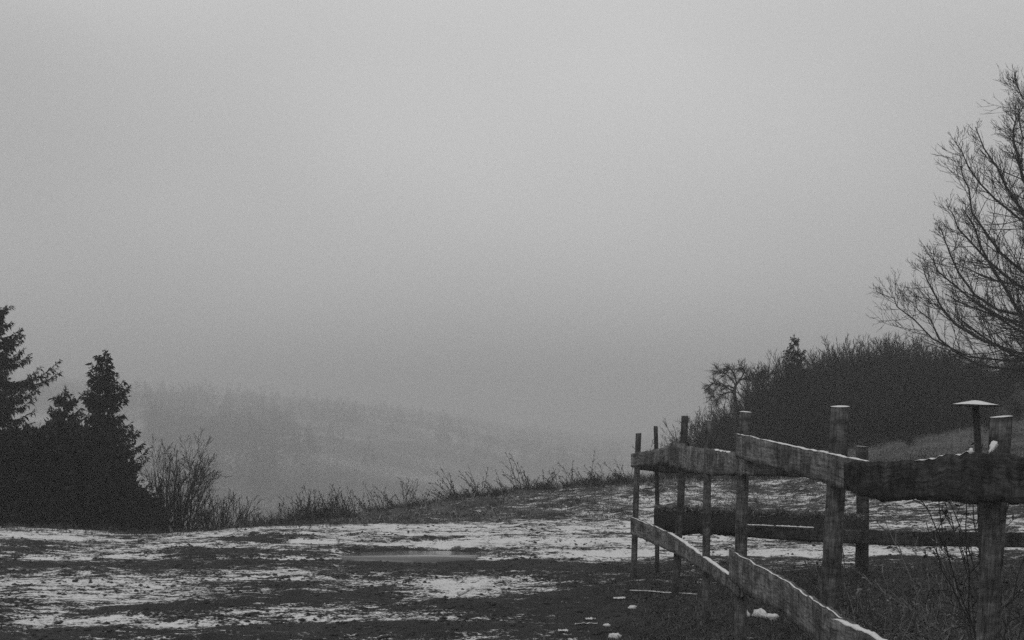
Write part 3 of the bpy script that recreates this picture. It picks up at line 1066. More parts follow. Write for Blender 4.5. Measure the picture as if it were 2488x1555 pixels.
CREST_W = [  # u, v of the tip, stalks, lean, what sets it apart
    (930, 1185, 5, -0.7), (1000, 1178, 6, 0.35), (1055, 1180, 7, -0.9), (1110, 1172, 7, -0.8), (1150, 1176, 6, 0.5), (1195, 1165, 6, -0.5), (1300, 1158, 7, -0.9), (1345, 1142, 6, 0.4), (1358, 1150, 7, -1.0), (1425, 1146, 6, -0.8), (1465, 1142, 6, 0.3), (1500, 1140, 7, -0.9),
    (700, 1222, 9, 0.1), (735, 1212, 10, -0.1), (785, 1206, 10, 0.1), (815, 1204, 10, -0.15), (850, 1208, 9, 0.15), (880, 1206, 8, -0.3),
    (722, 1206, 8, 0.0), (748, 1198, 9, 0.02), (772, 1190, 9, -0.02), (800, 1192, 10, 0.03), (830, 1178, 7, -0.30), (862, 1192, 6, -0.1),
    (915, 1170, 4, -0.22), (944, 1180, 3, 0.15), (985, 1170, 5, -0.05), (1018, 1140, 1, -0.12), (1040, 1192, 5, 0.1), (1068, 1150, 5, -0.55), (1090, 1160, 5, -0.3),
    (1132, 1148, 4, -0.60), (1165, 1132, 3, -0.05), (1222, 1148, 4, -0.35), (1240, 1112, 4, -0.38), (1262, 1128, 4, -0.30), (1280, 1152, 5, 0.02),
    (1330, 1150, 6, -0.7), (1372, 1112, 2, -0.15), (1392, 1100, 1, 0.05), (1408, 1108, 3, -0.18), (1445, 1128, 4, -0.55), (1482, 1120, 4, -0.75), (1520, 1122, 4, -0.1)]
WEED_LAB = {22: 'dark leaning stalk, thickest of the weeds left of the bank', 27: 'single tall straight stalk on the lower bank crest', 29: 'broad flowering weed leaning over the low crest',
            31: 'bent weed with one long slanting stalk on the crest', 34: 'tall weed with drooping feathery heads above the bank', 37: 'low arching bramble tangle on the bank crest',
            38: 'pair of folded tall stalks on the upper crest', 39: 'thin upright stalk, tallest on the upper crest', 42: 'strongly slanting weed with bent heads close to the far fence end'}
rngw = np.random.default_rng(400)
for i, (u, v, k, lean) in enumerate(CREST_W):
    y = 23.6 if u > 860 else 21.3
    tip = P(u, v, y)
    zg = float(height(tip[0] - lean * 0.4, y))
    H = max(tip[2] - zg, 0.18) * (1 + 0.35 * abs(lean))
    x0 = tip[0] - lean * H * 0.85
    o = add('dead_weed', weed_mesh(rngw, k, H, lean), M['weed'], None, (x0, y, float(height(x0, y))))
    if i in WEED_LAB:
        tag(o, WEED_LAB[i], 'weed', 'dead weeds on the bank crest')
    elif u < 870:
        tag(o, 'reed-like dead weed in the dense stand where the bank begins', 'weed', 'dead weeds on the bank crest')
    else:
        tag(o, 'thin dead weed among the stalks along the bank crest', 'weed', 'dead weeds on the bank crest')

# ------------------------------------------------------------------ fences
UF = np.array([1525, 1552, 1663, 1722, 1805, 2040, 2430, 2700], float)
YF = np.array([12.86, 12.75, 11.45, 9.9, 8.7, 6.9, 5.85, 5.2], float)
UB = np.array([1530, 1594, 2095, 2700], float)
YB = np.array([13.3, 13.2, 12.68, 12.1], float)


def front_y(u):
    return float(np.interp(u, UF, YF))


def front_low(u):
    return float(np.interp(u, [1520, 1541, 1645, 1718, 1804, 2015, 2407, 2700], YF))


def back_y(u):
    return float(np.interp(u, UB, YB))


def post(parent, utop, vtop, ubot, y, wpx, seed, mat, snow=True, vbot=None, face=0.35, label=None):
    """split-log post: one flat cleft side towards the left, bark round the rest"""
    rng = np.random.default_rng(seed)
    w = wpx / FPX * y
    top = P(utop, vtop, y)
    vb = vbot or (HV + EYE * FPX / y)
    bot = P(ubot, vb, y)
    zg = float(height(bot[0], y)) - 0.25
    bot = top + (bot - top) * (top[2] - zg) / (top[2] - bot[2])
    K, S = 20, 14
    ang = np.arange(S) / S * 2 * np.pi
    r = 0.56 * w * (1 + 0.06 * rng.normal(size=S))
    cut = math.pi * (1.0 + face)                               # flat cleft facing left-front
    c = np.cos(ang - cut)
    r = np.where(c > 0.3, np.minimum(r, 0.40 * w / np.maximum(c, 0.3)), r)
    c2 = np.cos(ang - cut - 1.75)
    r = np.where(c2 > 0.5, np.minimum(r, 0.46 * w / np.maximum(c2, 0.5)), r)
    V, UV = [], []
    ln = np.linalg.norm(top - bot)
    bend = rng.normal(0, 0.008, 2)
    for k in range(K):
        t = k / (K - 1)
        cc = bot + (top - bot) * t + np.array([bend[0], bend[1], 0]) * math.sin(t * 3.1)
        rr = r * (1.08 - 0.10 * t) * (1 + 0.035 * perlin(ang * 2, ang * 0 + t * 9, seed))
        if k == K - 1:
            cc = cc + np.array([0, 0, 0.0])
        ring = np.stack([cc[0] + rr * np.cos(ang), cc[1] + rr * np.sin(ang), np.full(S, cc[2]) + (0.004 * np.cos(ang + seed) if k == K - 1 else 0)], -1)
        V.append(ring)
        UV.append(np.stack([np.full(S, t * ln), ang / 6.283 * 0.5 * (1 + 0 * ang)], -1))
    tc = V[-1].mean(0)
    V.append(tc[None, :])
    UV.append([[0, 0]])
    idx = np.arange(K * S).reshape(K, S)
    nx = np.roll(idx, -1, 1)
    f4 = np.stack([idx[:-1], nx[:-1], nx[1:], idx[1:]], -1).reshape(-1, 4)
    f3 = np.stack([idx[-1], nx[-1], np.full(S, K * S)], -1)
    me = mesh_from('post', np.concatenate(V), [f4, f3], False, uv=np.concatenate(UV))
    o = add('post', me, mat, parent)
    if label:
        o['label'] = label
    if snow:
        n = S
        rim = V[K - 1] + (V[K - 1] - tc) * np.array([0.06, 0.06, 0]) + [0, 0, 0.001]
        mid = tc + (V[K - 1] - tc) * np.array([0.7, 0.7, 1]) + [0, 0, 0.003]
        vv = np.concatenate([rim, mid, [tc + [0, 0, 0.004]]])
        i = np.arange(n)
        j = (i + 1) % n
        add('snow_cap', mesh_from('snow_cap', vv, [np.stack([i, j, j + n, i + n], -1), np.stack([i + n, j + n, np.full(n, 2 * n)], -1)], True), M['snow'], o)
    return o, top


def rail(parent, pts, yfun, off, thick, mat, seed, wany=0.006, snow=(), round_=0.0, label=None, slant=0.0, fringe=0):
    """board from outline points (u, v top, v bottom) taken at the fence's own depth; off sets it in front of the posts"""
    rng = np.random.default_rng(seed)
    pts = np.array(pts, float)
    us = np.linspace(pts[0, 0], pts[-1, 0], 72)
    vt, vb = np.interp(us, pts[:, 0], pts[:, 1]), np.interp(us, pts[:, 0], pts[:, 2])
    k = np.exp(-0.5 * (np.arange(-4, 5) / 2.0) ** 2)
    k /= k.sum()
    vt = np.convolve(np.pad(vt, 4, mode='reflect', reflect_type='odd'), k, 'valid')
    vb = np.convolve(np.pad(vb, 4, mode='reflect', reflect_type='odd'), k, 'valid')
    yy = np.array([yfun(u) for u in us]) - off
    T = np.array([P(u, v, y) for u, v, y in zip(us, vt, yy)])
    B = np.array([P(u + slant * (1 - i / 71.0), v, y) for i, (u, v, y) in enumerate(zip(us, vb, yy))])
    s = np.concatenate([[0], np.cumsum(np.linalg.norm(np.diff(T, axis=0), axis=1))])
    T[:, 2] += wany * (perlin(s * 6, s * 0 + seed, seed) + 0.7 * perlin(s * 22, s * 0 + seed, seed + 3))
    B[:, 2] += wany * (perlin(s * 5, s * 0 + seed, seed + 8) + 0.7 * perlin(s * 19, s * 0 + seed, seed + 5))
    tan = unit(np.gradient(T, axis=0) * [1, 1, 0])
    nrm = np.stack([-tan[:, 1], tan[:, 0], 0 * tan[:, 0]], -1)
    nrm *= np.sign((nrm * [[0.25, 1.0, 0]]).sum(-1, keepdims=True))        # away from the camera
    C = 7
    V, UV = [], []
    for q in range(C):                                         # front face, top to bottom
        t = q / (C - 1)
        bulge = (round_ * math.sin(math.pi * min(max(t, 0), 1)) ** 0.6 if round_ else 0.0) + 0.002 * perlin(s * 4, s * 0 + t * 5, seed + 2)
        V.append(T * (1 - t) + B * t - nrm * np.reshape(bulge, (-1, 1)))
        UV.append(np.stack([s + seed, t * np.linalg.norm(T - B, axis=1)], -1))
    for q in (C - 1, 0):                                       # back face, bottom and top
        t = q / (C - 1)
        V.append(T * (1 - t) + B * t + nrm * thick)
        UV.append(np.stack([s + seed, np.full(72, 0.4 + t * 0.2)], -1))
    ring = len(V)
    V = np.stack(V, 1)
    UV = np.stack(UV, 1).reshape(-1, 2)
    idx = np.arange(72 * ring).reshape(72, ring)
    nx = np.roll(idx, -1, 1)
    f = np.stack([idx[:-1], idx[1:], nx[1:], nx[:-1]], -1).reshape(-1, 4)
    ends = []
    for row in (idx[0], idx[-1]):
        for q in range(1, ring - 2):
            ends.append((row[0], row[q], row[q + 1]))
        ends.append((row[0], row[ring - 2], row[ring - 1]))
    me = mesh_from('rail', V.reshape(-1, 3), [f, np.array(ends)], False, uv=UV)
    o = add('rail', me, mat, parent)
    if label:
        o['label'] = label
    if fringe:                                                 # moss and dead grass rooted in the rotten upper edge
        q = rng.random(fringe) * 71
        a = q.astype(int).clip(0, 70)
        w = (q - a)[:, None]
        t = rng.random((fringe, 1)) ** 1.5 * 0.26
        b0 = (T[a] * (1 - w) + T[a + 1] * w) * (1 - t) + (B[a] * (1 - w) + B[a + 1] * w) * t - nrm[a] * round_ * np.sin(np.pi * t) ** 0.6
        dd = unit(-nrm[a] * rng.uniform(0.1, 0.9, (fringe, 1)) + np.stack([rng.normal(0, .5, fringe), rng.normal(0, .2, fringe), rng.uniform(.3, 1, fringe)], -1))
        gg = Geo()
        ll = rng.uniform(0.012, 0.038, fringe)
        gg.diamonds(b0, dd, unit(np.cross(dd, rng.standard_normal(dd.shape))), ll, ll * 0.28, 0.2)
        mo = add('moss_fringe', gg.mesh('moss_fringe'), M['frost_grass'], o)
        mo['kind'] = 'stuff'
    for u0, u1, hgt, *wf in snow:                                   # snow lying along the top edge
        ss = np.linspace(u0, u1, 44)
        Tt = np.stack([np.interp(ss, us, T[:, c]) for c in range(3)], -1)
        nn = np.stack([np.interp(ss, us, nrm[:, c]) for c in range(3)], -1)
        l = np.linspace(0, 1, 44)
        e = np.minimum(1, np.minimum(l, 1 - l) * 9) ** 0.5
        hh = hgt * e * np.clip(0.75 + 0.75 * perlin(l * 13, l * 0, seed + 30) + 0.5 * perlin(l * 41, l * 0, seed + 31), 0.05, 1.6) + 0.0006
        up = np.array([0, 0, 1.0])
        tw = thick * (wf[0] if wf else 1.0)
        prof = [(-0.003, -0.35), (-0.004, 0.35), (tw * 0.25, 1.0), (tw * 0.75, 0.95), (tw + 0.002, 0.1)]
        W = np.stack([Tt + nn * a + up * (hh * b)[:, None] for a, b in prof], 1)
        m = len(prof)
        ix = np.arange(44 * m).reshape(44, m)
        ff = np.stack([ix[:-1, :-1], ix[1:, :-1], ix[1:, 1:], ix[:-1, 1:]], -1).reshape(-1, 4)
        cap = [[ix[r, 0], ix[r, q], ix[r, q + 1]] for r in (0, 43) for q in range(1, m - 1)]
        add('snow_strip', mesh_from('snow_strip', W.reshape(-1, 3), [ff, np.array(cap)], True), M['snow'], o)
    return o


fence = thing('wooden_fence', 'crooked fence of weathered boards on split posts coming towards the viewer', 'fence', (1.6, 9.0, 0))
fence.location = (0, 0, 0)
post(fence, 1552, 1053, 1541, 12.9, 13, 1, M['post'], True, 1395)
post(fence, 1665, 1011, 1641, 11.6, 16.5, 2, M['dark_post'], False, 1440)
post(fence, 1723, 1022, 1717, 10.05, 18, 3, M['post'], True, 1500)
post(fence, 1812, 1001, 1803, 8.85, 27, 4, M['post'], True, 1555, 0.30)
post(fence, 2042, 988, 2008, 7.05, 43, 5, M['post'], True, 1555, 0.25, 'thickest split post with a bark edge and a thin snow cap')
post(fence, 2433, 1013, 2404, 6.0, 46, 6, M['dull_post'], True, 1555, 0.10, 'post nearest the viewer, overgrown with dead stems')
# upper boards
rail(fence, [(1533, 1103, 1135), (1595, 1091, 1128), (1645, 1079, 1122), (1668, 1077, 1120)], front_y, 0.03, 0.025, M['board'], 11, 0.009)
rail(fence, [(1626, 1078, 1134), (1643, 1076, 1136), (1659, 1083, 1140), (1690, 1088, 1149), (1738, 1093, 1155), (1790, 1104, 1154), (1822, 1112, 1152)], front_y, 0.075, 0.028, M['board'], 12, 0.016,
     [(1735, 1770, 0.003)], label='short wide board with splintered ends')
rail(fence, [(1787, 1053, 1110), (1819, 1060, 1121), (1901, 1079, 1143), (1947, 1089, 1157), (2009, 1101, 1176), (2052, 1110, 1188), (2106, 1121, 1205)], front_y, 0.10, 0.03, M['board'], 13, 0.006,
     [(1790, 1846, 0.0015, 0.3), (1850, 2104, 0.004, 0.8)])
rail(fence, [(2050, 1125, 1187), (2108, 1123, 1212), (2186, 1121, 1216), (2273, 1112, 1217), (2356, 1100, 1219), (2397, 1103, 1220), (2488, 1106, 1223), (2640, 1110, 1232)], front_y, 0.13, 0.035, M['dark_board'], 14, 0.018,
     [(2222, 2300, 0.003), (2320, 2352, 0.003)], label='wide dark board with a ragged bark edge')
# lower boards
rail(fence, [(1532, 1256, 1298), (1591, 1279, 1323), (1624, 1294, 1338), (1653, 1312, 1353), (1707, 1351, 1386), (1752, 1384, 1420), (1795, 1414, 1450)], front_low, 0.06, 0.03, M['board'], 15, 0.010,
     [(1534, 1618, 0.002, 0.3), (1622, 1774, 0.010, 0.9)])
rail(fence, [(1771, 1334, 1405), (1819, 1362, 1451), (1889, 1399, 1482), (1955, 1443, 1534), (2029, 1492, 1585), (2100, 1536, 1630)], front_low, 0.09, 0.03, M['board'], 16, 0.012,
     [(1785, 2045, 0.0015, 0.22)])
rail(fence, [(2018, 1500, 1590), (2080, 1528, 1618), (2145, 1558, 1652), (2300, 1632, 1740), (2520, 1735, 1850)], front_low, 0.13, 0.035, M['board'], 17, 0.009,
     [(2024, 2300, 0.010)])

back = thing('back_fence', 'dark low fence of bark slabs running across behind the nearer fence', 'fence', (0, 0, 0))
post(back, 1593, 1036, 1595, 13.3, 10, 21, M['dark_post'], False, 1388, label='thin knotted post at the fence corner')
post(back, 2096, 1085, 2093, 12.8, 28, 22, M['dark_post'], True, 1400)
post(back, 2600, 1080, 2600, 12.3, 26, 23, M['dark_post'], True, 1420)
rail(back, [(1541, 1106, 1141), (1635, 1114, 1150), (1817, 1118, 1155), (1947, 1122, 1160), (2200, 1130, 1170), (2620, 1138, 1180)], back_y, 0.03, 0.03, M['dark_board'], 24, 0.004)
rail(back, [(1590, 1226, 1294), (1656, 1229, 1296), (1793, 1234, 1304), (2003, 1245, 1314), (2098, 1252, 1317)], back_y, 0.04, 0.05, M['bark'], 25, 0.03, round_=0.03, fringe=2600, label='broad dark bark slab with grass growing over its upper edge')
rail(back, [(1800, 1274, 1305), (1979, 1282, 1317), (2076, 1287, 1322), (2189, 1291, 1326), (2393, 1293, 1329), (2620, 1296, 1334)], back_y, 0.16, 0.03, M['dark_board'], 26, 0.004, [(1803, 1880, 0.006), (1884, 1978, 0.008)])

# ------------------------------------------------------------------ bird table behind the fence
def bird_table():
    y = 11.6
    c = P(2370, 984, y)
    gz = float(height(c[0], y))
    root = thing('bird_table', 'bird table with a flat snow-covered roof on a thin pole', 'bird table', (c[0], y, gz))
    zt = c[2] - gz
    g = Geo()
    pts = np.array([[(0.03, 0, -0.2), (0.025, 0, zt * .4), (0.012, 0, zt * .8), (0, 0, zt)]])
    g.tubes(pts, np.array([[.036, .034, .032, .032]]), 8)
    add('pole', g.mesh('pole', True), M['dark_post'], root)
    w, dpt, hgt = 0.178, 0.17, 0.036

    def pyramid(w, d, z0, h, t):
        v = [(-w, -d, z0), (w, -d, z0 - 0.012), (w, d, z0 - 0.012), (-w, d, z0), (-0.02, -0.01, z0 + h), (0.03, 0.01, z0 + h)]
        v += [(a * 0.985, b * 0.985, c_ - t) for a, b, c_ in v[:4]]
        return v
    v = pyramid(w, dpt, zt, hgt - 0.012, 0.006)
    f3 = [(1, 2, 5), (3, 0, 4)]
    f4 = [(0, 1, 5, 4), (2, 3, 4, 5), (0, 6, 7, 1), (1, 7, 8, 2), (2, 8, 9, 3), (3, 9, 6, 0), (6, 9, 8, 7)]
    rf = add('roof', mesh_from('roof', v, [np.array(f4), np.array(f3)], uv=np.array(v)[:, :2]), M['dark_post'], root)
    n, rings = 28, 6
    V = []
    for k in range(rings):
        t = k / (rings - 1)
        for i in range(n):
            a = i / n * 6.283
            ca, sa = math.cos(a), math.sin(a)
            q = (abs(ca) ** 5 + abs(sa) ** 5) ** (-1 / 5)
            rr = (1 - t) * 1.03
            V.append((w * q * ca * rr, dpt * q * sa * rr, zt + 0.003 - 0.006 * ca * rr + (hgt + 0.003) * min(1.0, t * 1.12) + 0.0012 * math.sin(5 * a + k)))
    ix = np.arange(n * rings).reshape(rings, n)
    nx = np.roll(ix, -1, 1)
    add('snow_cover', mesh_from('snow_cover', V, np.stack([ix[:-1], nx[:-1], nx[1:], ix[1:]], -1).reshape(-1, 4), True), M['snow'], rf)


bird_table()


def blob(name, mat, label, cat, c, size, seed, rib=0.0, group=None, rot=0.0, parent=None, rough=0.30):
    """lumpy closed solid: snow lump, stone, clod, crushed wrapper"""
    rng = np.random.default_rng(seed)
    nu, nv = 16, 9
    V = []
    for j in range(nv):
        ph = math.pi * j / (nv - 1)
        for i in range(nu):
            th = 2 * math.pi * i / nu
            d = np.array((math.sin(ph) * math.cos(th), math.sin(ph) * math.sin(th), math.cos(ph)))
            r = 1 + rough * float(perlin(d[0] * 1.7 + seed, d[1] * 1.7 + d[2] * 1.3, seed)) + 0.12 * float(perlin(d[0] * 5 + seed, d[1] * 5 + d[2] * 4, seed + 1))
            r *= 1 + rib * math.sin(d[0] * 24)
            V.append(d * r * np.array(size))
    ix = np.arange(nu * nv).reshape(nv, nu)
    nx = np.roll(ix, -1, 1)
    me = mesh_from(name, V, np.stack([ix[:-1], ix[1:], nx[1:], nx[:-1]], -1).reshape(-1, 4), True)
    o = add(name, me, mat, parent, tuple(float(a) for a in c))
    o.rotation_euler = (0, 0, rot)
    if parent is None:
        tag(o, label, cat, group)
    return o


# snow wedged between the dark board and the nearest post
sn = P(2414, 1086, 5.80)
o = blob('snow_lump', M['snow'], '', '', sn, (0.012, 0.025, 0.030), 74, parent=fence, rough=0.7)
o.rotation_euler = (0, 0.5, 0)
sn = P(2359, 1096, 5.80)
blob('snow_lump', M['snow'], '', '', sn, (0.008, 0.02, 0.014), 72, parent=fence)

for (u, v, s, lab) in ((1806, 1487, (0.040, .06, .050), 'tallest white snow-covered stone right beside the fence post'), (1846, 1490, (.052, .06, .046), 'middle one of the white lumps under the lower board'),
                       (1875, 1495, (.060, .06, .030), 'lowest rounded white lump under the lower board')):
    x, y = G(u, v + 8)
    blob('snow_covered_stone', M['snow'], lab, 'stone', (x, y, float(height(x, y)) + s[2] * 0.35), s, int(u), rough=0.65)

# ------------------------------------------------------------------ litter, sticks and clods
LITTER = [(1537, 1474, 20, 0.55, 0.10, 'ribbed pale plastic cup lying by the thin pale slat'), (1475, 1521, 17, 0.5, 0.10, 'smaller of the two crushed ribbed wrappers'), (1494, 1538, 34, 0.42, 0.10, 'longer crushed ribbed wrapper near the lower picture edge')]
for u, v, w, asp, rib, lab in LITTER:
    x, y = G(u, v + 4)
    hw = w / 2 / FPX * y
    blob('crushed_wrapper', M['scrap'], lab, 'litter', (x, y, float(height(x, y)) + hw * asp * 0.7), (hw, hw * 0.7, hw * asp), int(u), rib, rot=-0.15)


def scrap(u, v, w, h, seed, lab):
    """crumpled sheet"""
    rng = np.random.default_rng(seed)
    x, y = G(u, v + h / 2)
    hw = w / 2 / FPX * y
    dl = hw * 1.1
    n, m = 12, 6
    V = []
    for j in range(m):
        for i in range(n):
            a, b = i / (n - 1) * 2 - 1, j / (m - 1) * 2 - 1
            e = 0.75 + 0.5 * float(perlin(a * 2 + seed, b * 2, seed))
            px, py = a * hw, b * dl * e * 0.6
            z = float(height(x + px, y + py)) + 0.010 + h / FPX * y * 0.7 * abs(float(perlin(a * 2.6 + seed, b * 1.7, seed + 4)))
            V.append((px, py, z))
    low = [(a, b, c - 0.004) for a, b, c in V]
    ix = np.arange(n * m).reshape(m, n)
    f = np.stack([ix[:-1, :-1], ix[:-1, 1:], ix[1:, 1:], ix[1:, :-1]], -1).reshape(-1, 4)
    ed = np.concatenate([ix[0, :], ix[1:, -1], ix[-1, -2::-1], ix[-2:0:-1, 0]])
    k = n * m
    rim = np.stack([ed, ed + k, np.roll(ed, -1) + k, np.roll(ed, -1)], -1)
    me = mesh_from('paper_scrap', V + low, [np.concatenate([f, f[:, ::-1] + k, rim])], True)
    tag(add('paper_scrap', me, M['scrap'], None, (x, y, 0)), lab, 'litter')


scrap(1505, 1457, 28, 6, 5, 'small crumpled white scrap just left of the pale slat')
scrap(1435, 1491, 24, 9, 6, 'curled white scrap above the long ragged one')
scrap(1424, 1513, 54, 9, 7, 'longest ragged white scrap on the dark grass')
scrap(1368, 1532, 24, 7, 8, 'white scrap furthest from the fence')
scrap(1391, 1545, 22, 10, 9, 'slanting white scrap close to the lower picture edge')


def stick(name, label, a, b, r, mat, seed, sides=6):
    """stick lying on the ground between two yard pixels"""
    rng = np.random.default_rng(seed)
    A, B = np.array(G(*a)), np.array(G(*b))
    t = np.linspace(0, 1, 9)
    xy = A[None, :] * (1 - t)[:, None] + B[None, :] * t[:, None]
    z = height(xy[:, 0], xy[:, 1])
    zl = np.linspace(max(z[:3]), max(z[-3:]), 9)
    lift = max(0.0, float((z - zl).max()))
    pts = np.concatenate([xy, (zl + lift + r * 0.9)[:, None]], 1)
    pts[:, 2] += 0.3 * r * rng.normal(size=9)
    c = pts.mean(0)
    g = Geo()
    g.tubes((pts - c)[None], (r * rng.uniform(0.85, 1.1, 9))[None], sides)
    V = np.concatenate(g.v)
    ends = np.array([[i, (i + 1) % sides, sides * 9] for i in range(sides)] + [[8 * sides + i, 8 * sides + (i + 1) % sides, sides * 9 + 1] for i in range(sides)])
    V = np.concatenate([V, [pts[0] - c, pts[-1] - c]])
    me = mesh_from(name, V, [np.concatenate(g.f4), ends], True, uv=V[:, :2])
    return tag(add(name, me, mat, None, tuple(c)), label, 'stick')


stick('stick', 'short peeled stick lying slantwise on the snow patch', (1112, 1447), (1150, 1429), 0.013, M['stick'], 3)
stick('stick', 'long thin pale slat lying across behind the fence posts', (1530, 1441), (1694, 1445), 0.006, M['stick'], 4)
stick('stick', 'thin pale twig on the dark turf at the yard edge', (112, 1338), (168, 1342), 0.006, M['stick'], 5)

CLODS = [(182, 1416, 15), (66, 1463, 13), (355, 1485, 13), (668, 1397, 13), (940, 1409, 13), (537, 1398, 9), (792, 1530, 11), (1122, 1478, 12), (46, 1516, 12), (845, 1487, 9), (1032, 1408, 11), (960, 1406, 9), (1145, 1478, 9),
         (250, 1537, 9), (310, 1538, 9), (610, 1405, 9), (520, 1390, 8), (335, 1440, 9), (105, 1418, 14), (220, 1420, 10), (255, 1445, 8), (1006, 1482, 9), (1250, 1400, 8), (1060, 1400, 10), (700, 1300, 6), (830, 1297, 7), (880, 1294, 7),
         (1400, 1322, 9), (1420, 1322, 8), (1300, 1320, 10), (1360, 1292, 6), (650, 1480, 8), (480, 1455, 8), (380, 1415, 7), (70, 1430, 9), (150, 1500, 9), (560, 1440, 8), (725, 1412, 7), (1200, 1425, 8), (975, 1450, 9)]
rngc = np.random.default_rng(8)
clod_protos = []
for k in range(5):
    o = blob('mud_clod', M['clod'], 'x', 'clod', (0, 0, 0), (1, 0.8, 0.6), 300 + k)
    clod_protos.append(o.data)
    bpy.data.objects.remove(o)
big = {(182, 1416): 'largest dark clod on the snow patch near the picture edge', (668, 1397): 'dark clod standing up in the middle of the snowy yard', (940, 1409): 'roundest dark clod just beyond the peeled stick',
       (105, 1418): 'long flat dark clod next to the largest one', (1122, 1478): 'dark clod on the snow below the peeled stick'}
for k, (u, v, w) in enumerate(CLODS):
    x, y = G(u, v)
    s = w / 2 / FPX * y
    o = add('mud_clod', clod_protos[k % 5], None, None, (x, y, float(height(x, y)) + 0.25 * s))
    o.scale = (s, s * 0.9, s * rngc.uniform(0.7, 1.1))
    o.rotation_euler = (0, 0, rngc.uniform(0, 6.28))
    tag(o, big.get((u, v), 'small dark mud clod lying in the patchy snow of the yard'), 'clod', 'dark clods in the snow')


def gravel():
    rng = np.random.default_rng(19)
    n = 17000
    y = np.exp(rng.uniform(math.log(5.0), math.log(18.6), n))
    x = rng.uniform(-0.43, 0.43, n) * y
    cl = fbm(x / 0.9, y / 0.9, 3, 61)
    keep = cl + rng.normal(0, 0.3, n) > 0.15
    x, y = x[keep], y[keep]
    n = len(x)
    s = rng.uniform(0.004, 0.026, n) * (0.5 + rng.random(n))
    z = height(x, y) + 0.2 * s
    o8 = np.array([(1, 0, 0), (0, 1, 0), (-1, 0, 0), (0, -1, 0), (0, 0, 0.45), (0, 0, -0.6)], float)
    V = np.stack([x, y, z], -1)[:, None, :] + s[:, None, None] * o8[None] * rng.uniform(0.55, 1.3, (n, 6, 1))
    f = np.array([(0, 1, 4), (1, 2, 4), (2, 3, 4), (3, 0, 4), (1, 0, 5), (2, 1, 5), (3, 2, 5), (0, 3, 5)])
    F = (np.arange(n)[:, None, None] * 6 + f[None]).reshape(-1, 3)
    tag(add('gravel', mesh_from('gravel', V.reshape(-1, 3), F), M['clod']), 'fine crumbs of mud and gravel strewn over the snowy yard', kind='stuff')


gravel()

# ------------------------------------------------------------------ grass
def blades(name, label, x, y, L, lean, width, mat, rng, kink=0.5):
    n = len(x)
    z = height(x, y) - 0.01
    a = rng.uniform(0, 6.283, n)
    ln = lean * rng.uniform(0.3, 1.4, n)
    d = unit(np.stack([np.cos(a) * ln, np.sin(a) * ln, np.ones(n)], -1))
    side = unit(np.stack([-np.sin(a) + 0.6 * rng.normal(size=n), np.cos(a) + 0.6 * rng.normal(size=n), 0.2 * rng.normal(size=n)], -1))
    b = np.stack([x, y, z], -1)
    m = b + d * (L * 0.55)[:, None]
    t = m + unit(d + np.stack([np.cos(a), np.sin(a), np.full(n, -0.7)], -1) * kink * rng.uniform(0.3, 1.5, (n, 1))) * (L * 0.5)[:, None]
    w = (width * rng.uniform(0.6, 1.3, n))[:, None]
    V = np.stack([b - side * w * .5, b + side * w * .5, m + side * w * .4, m - side * w * .4, t], 1).reshape(-1, 3)
    i = np.arange(n)[:, None] * 5
    me = mesh_from(name, V, [i + np.array([[0, 1, 2, 3]]), i + np.array([[3, 2, 4]])])
    return tag(add(name, me, mat), label, kind='stuff')


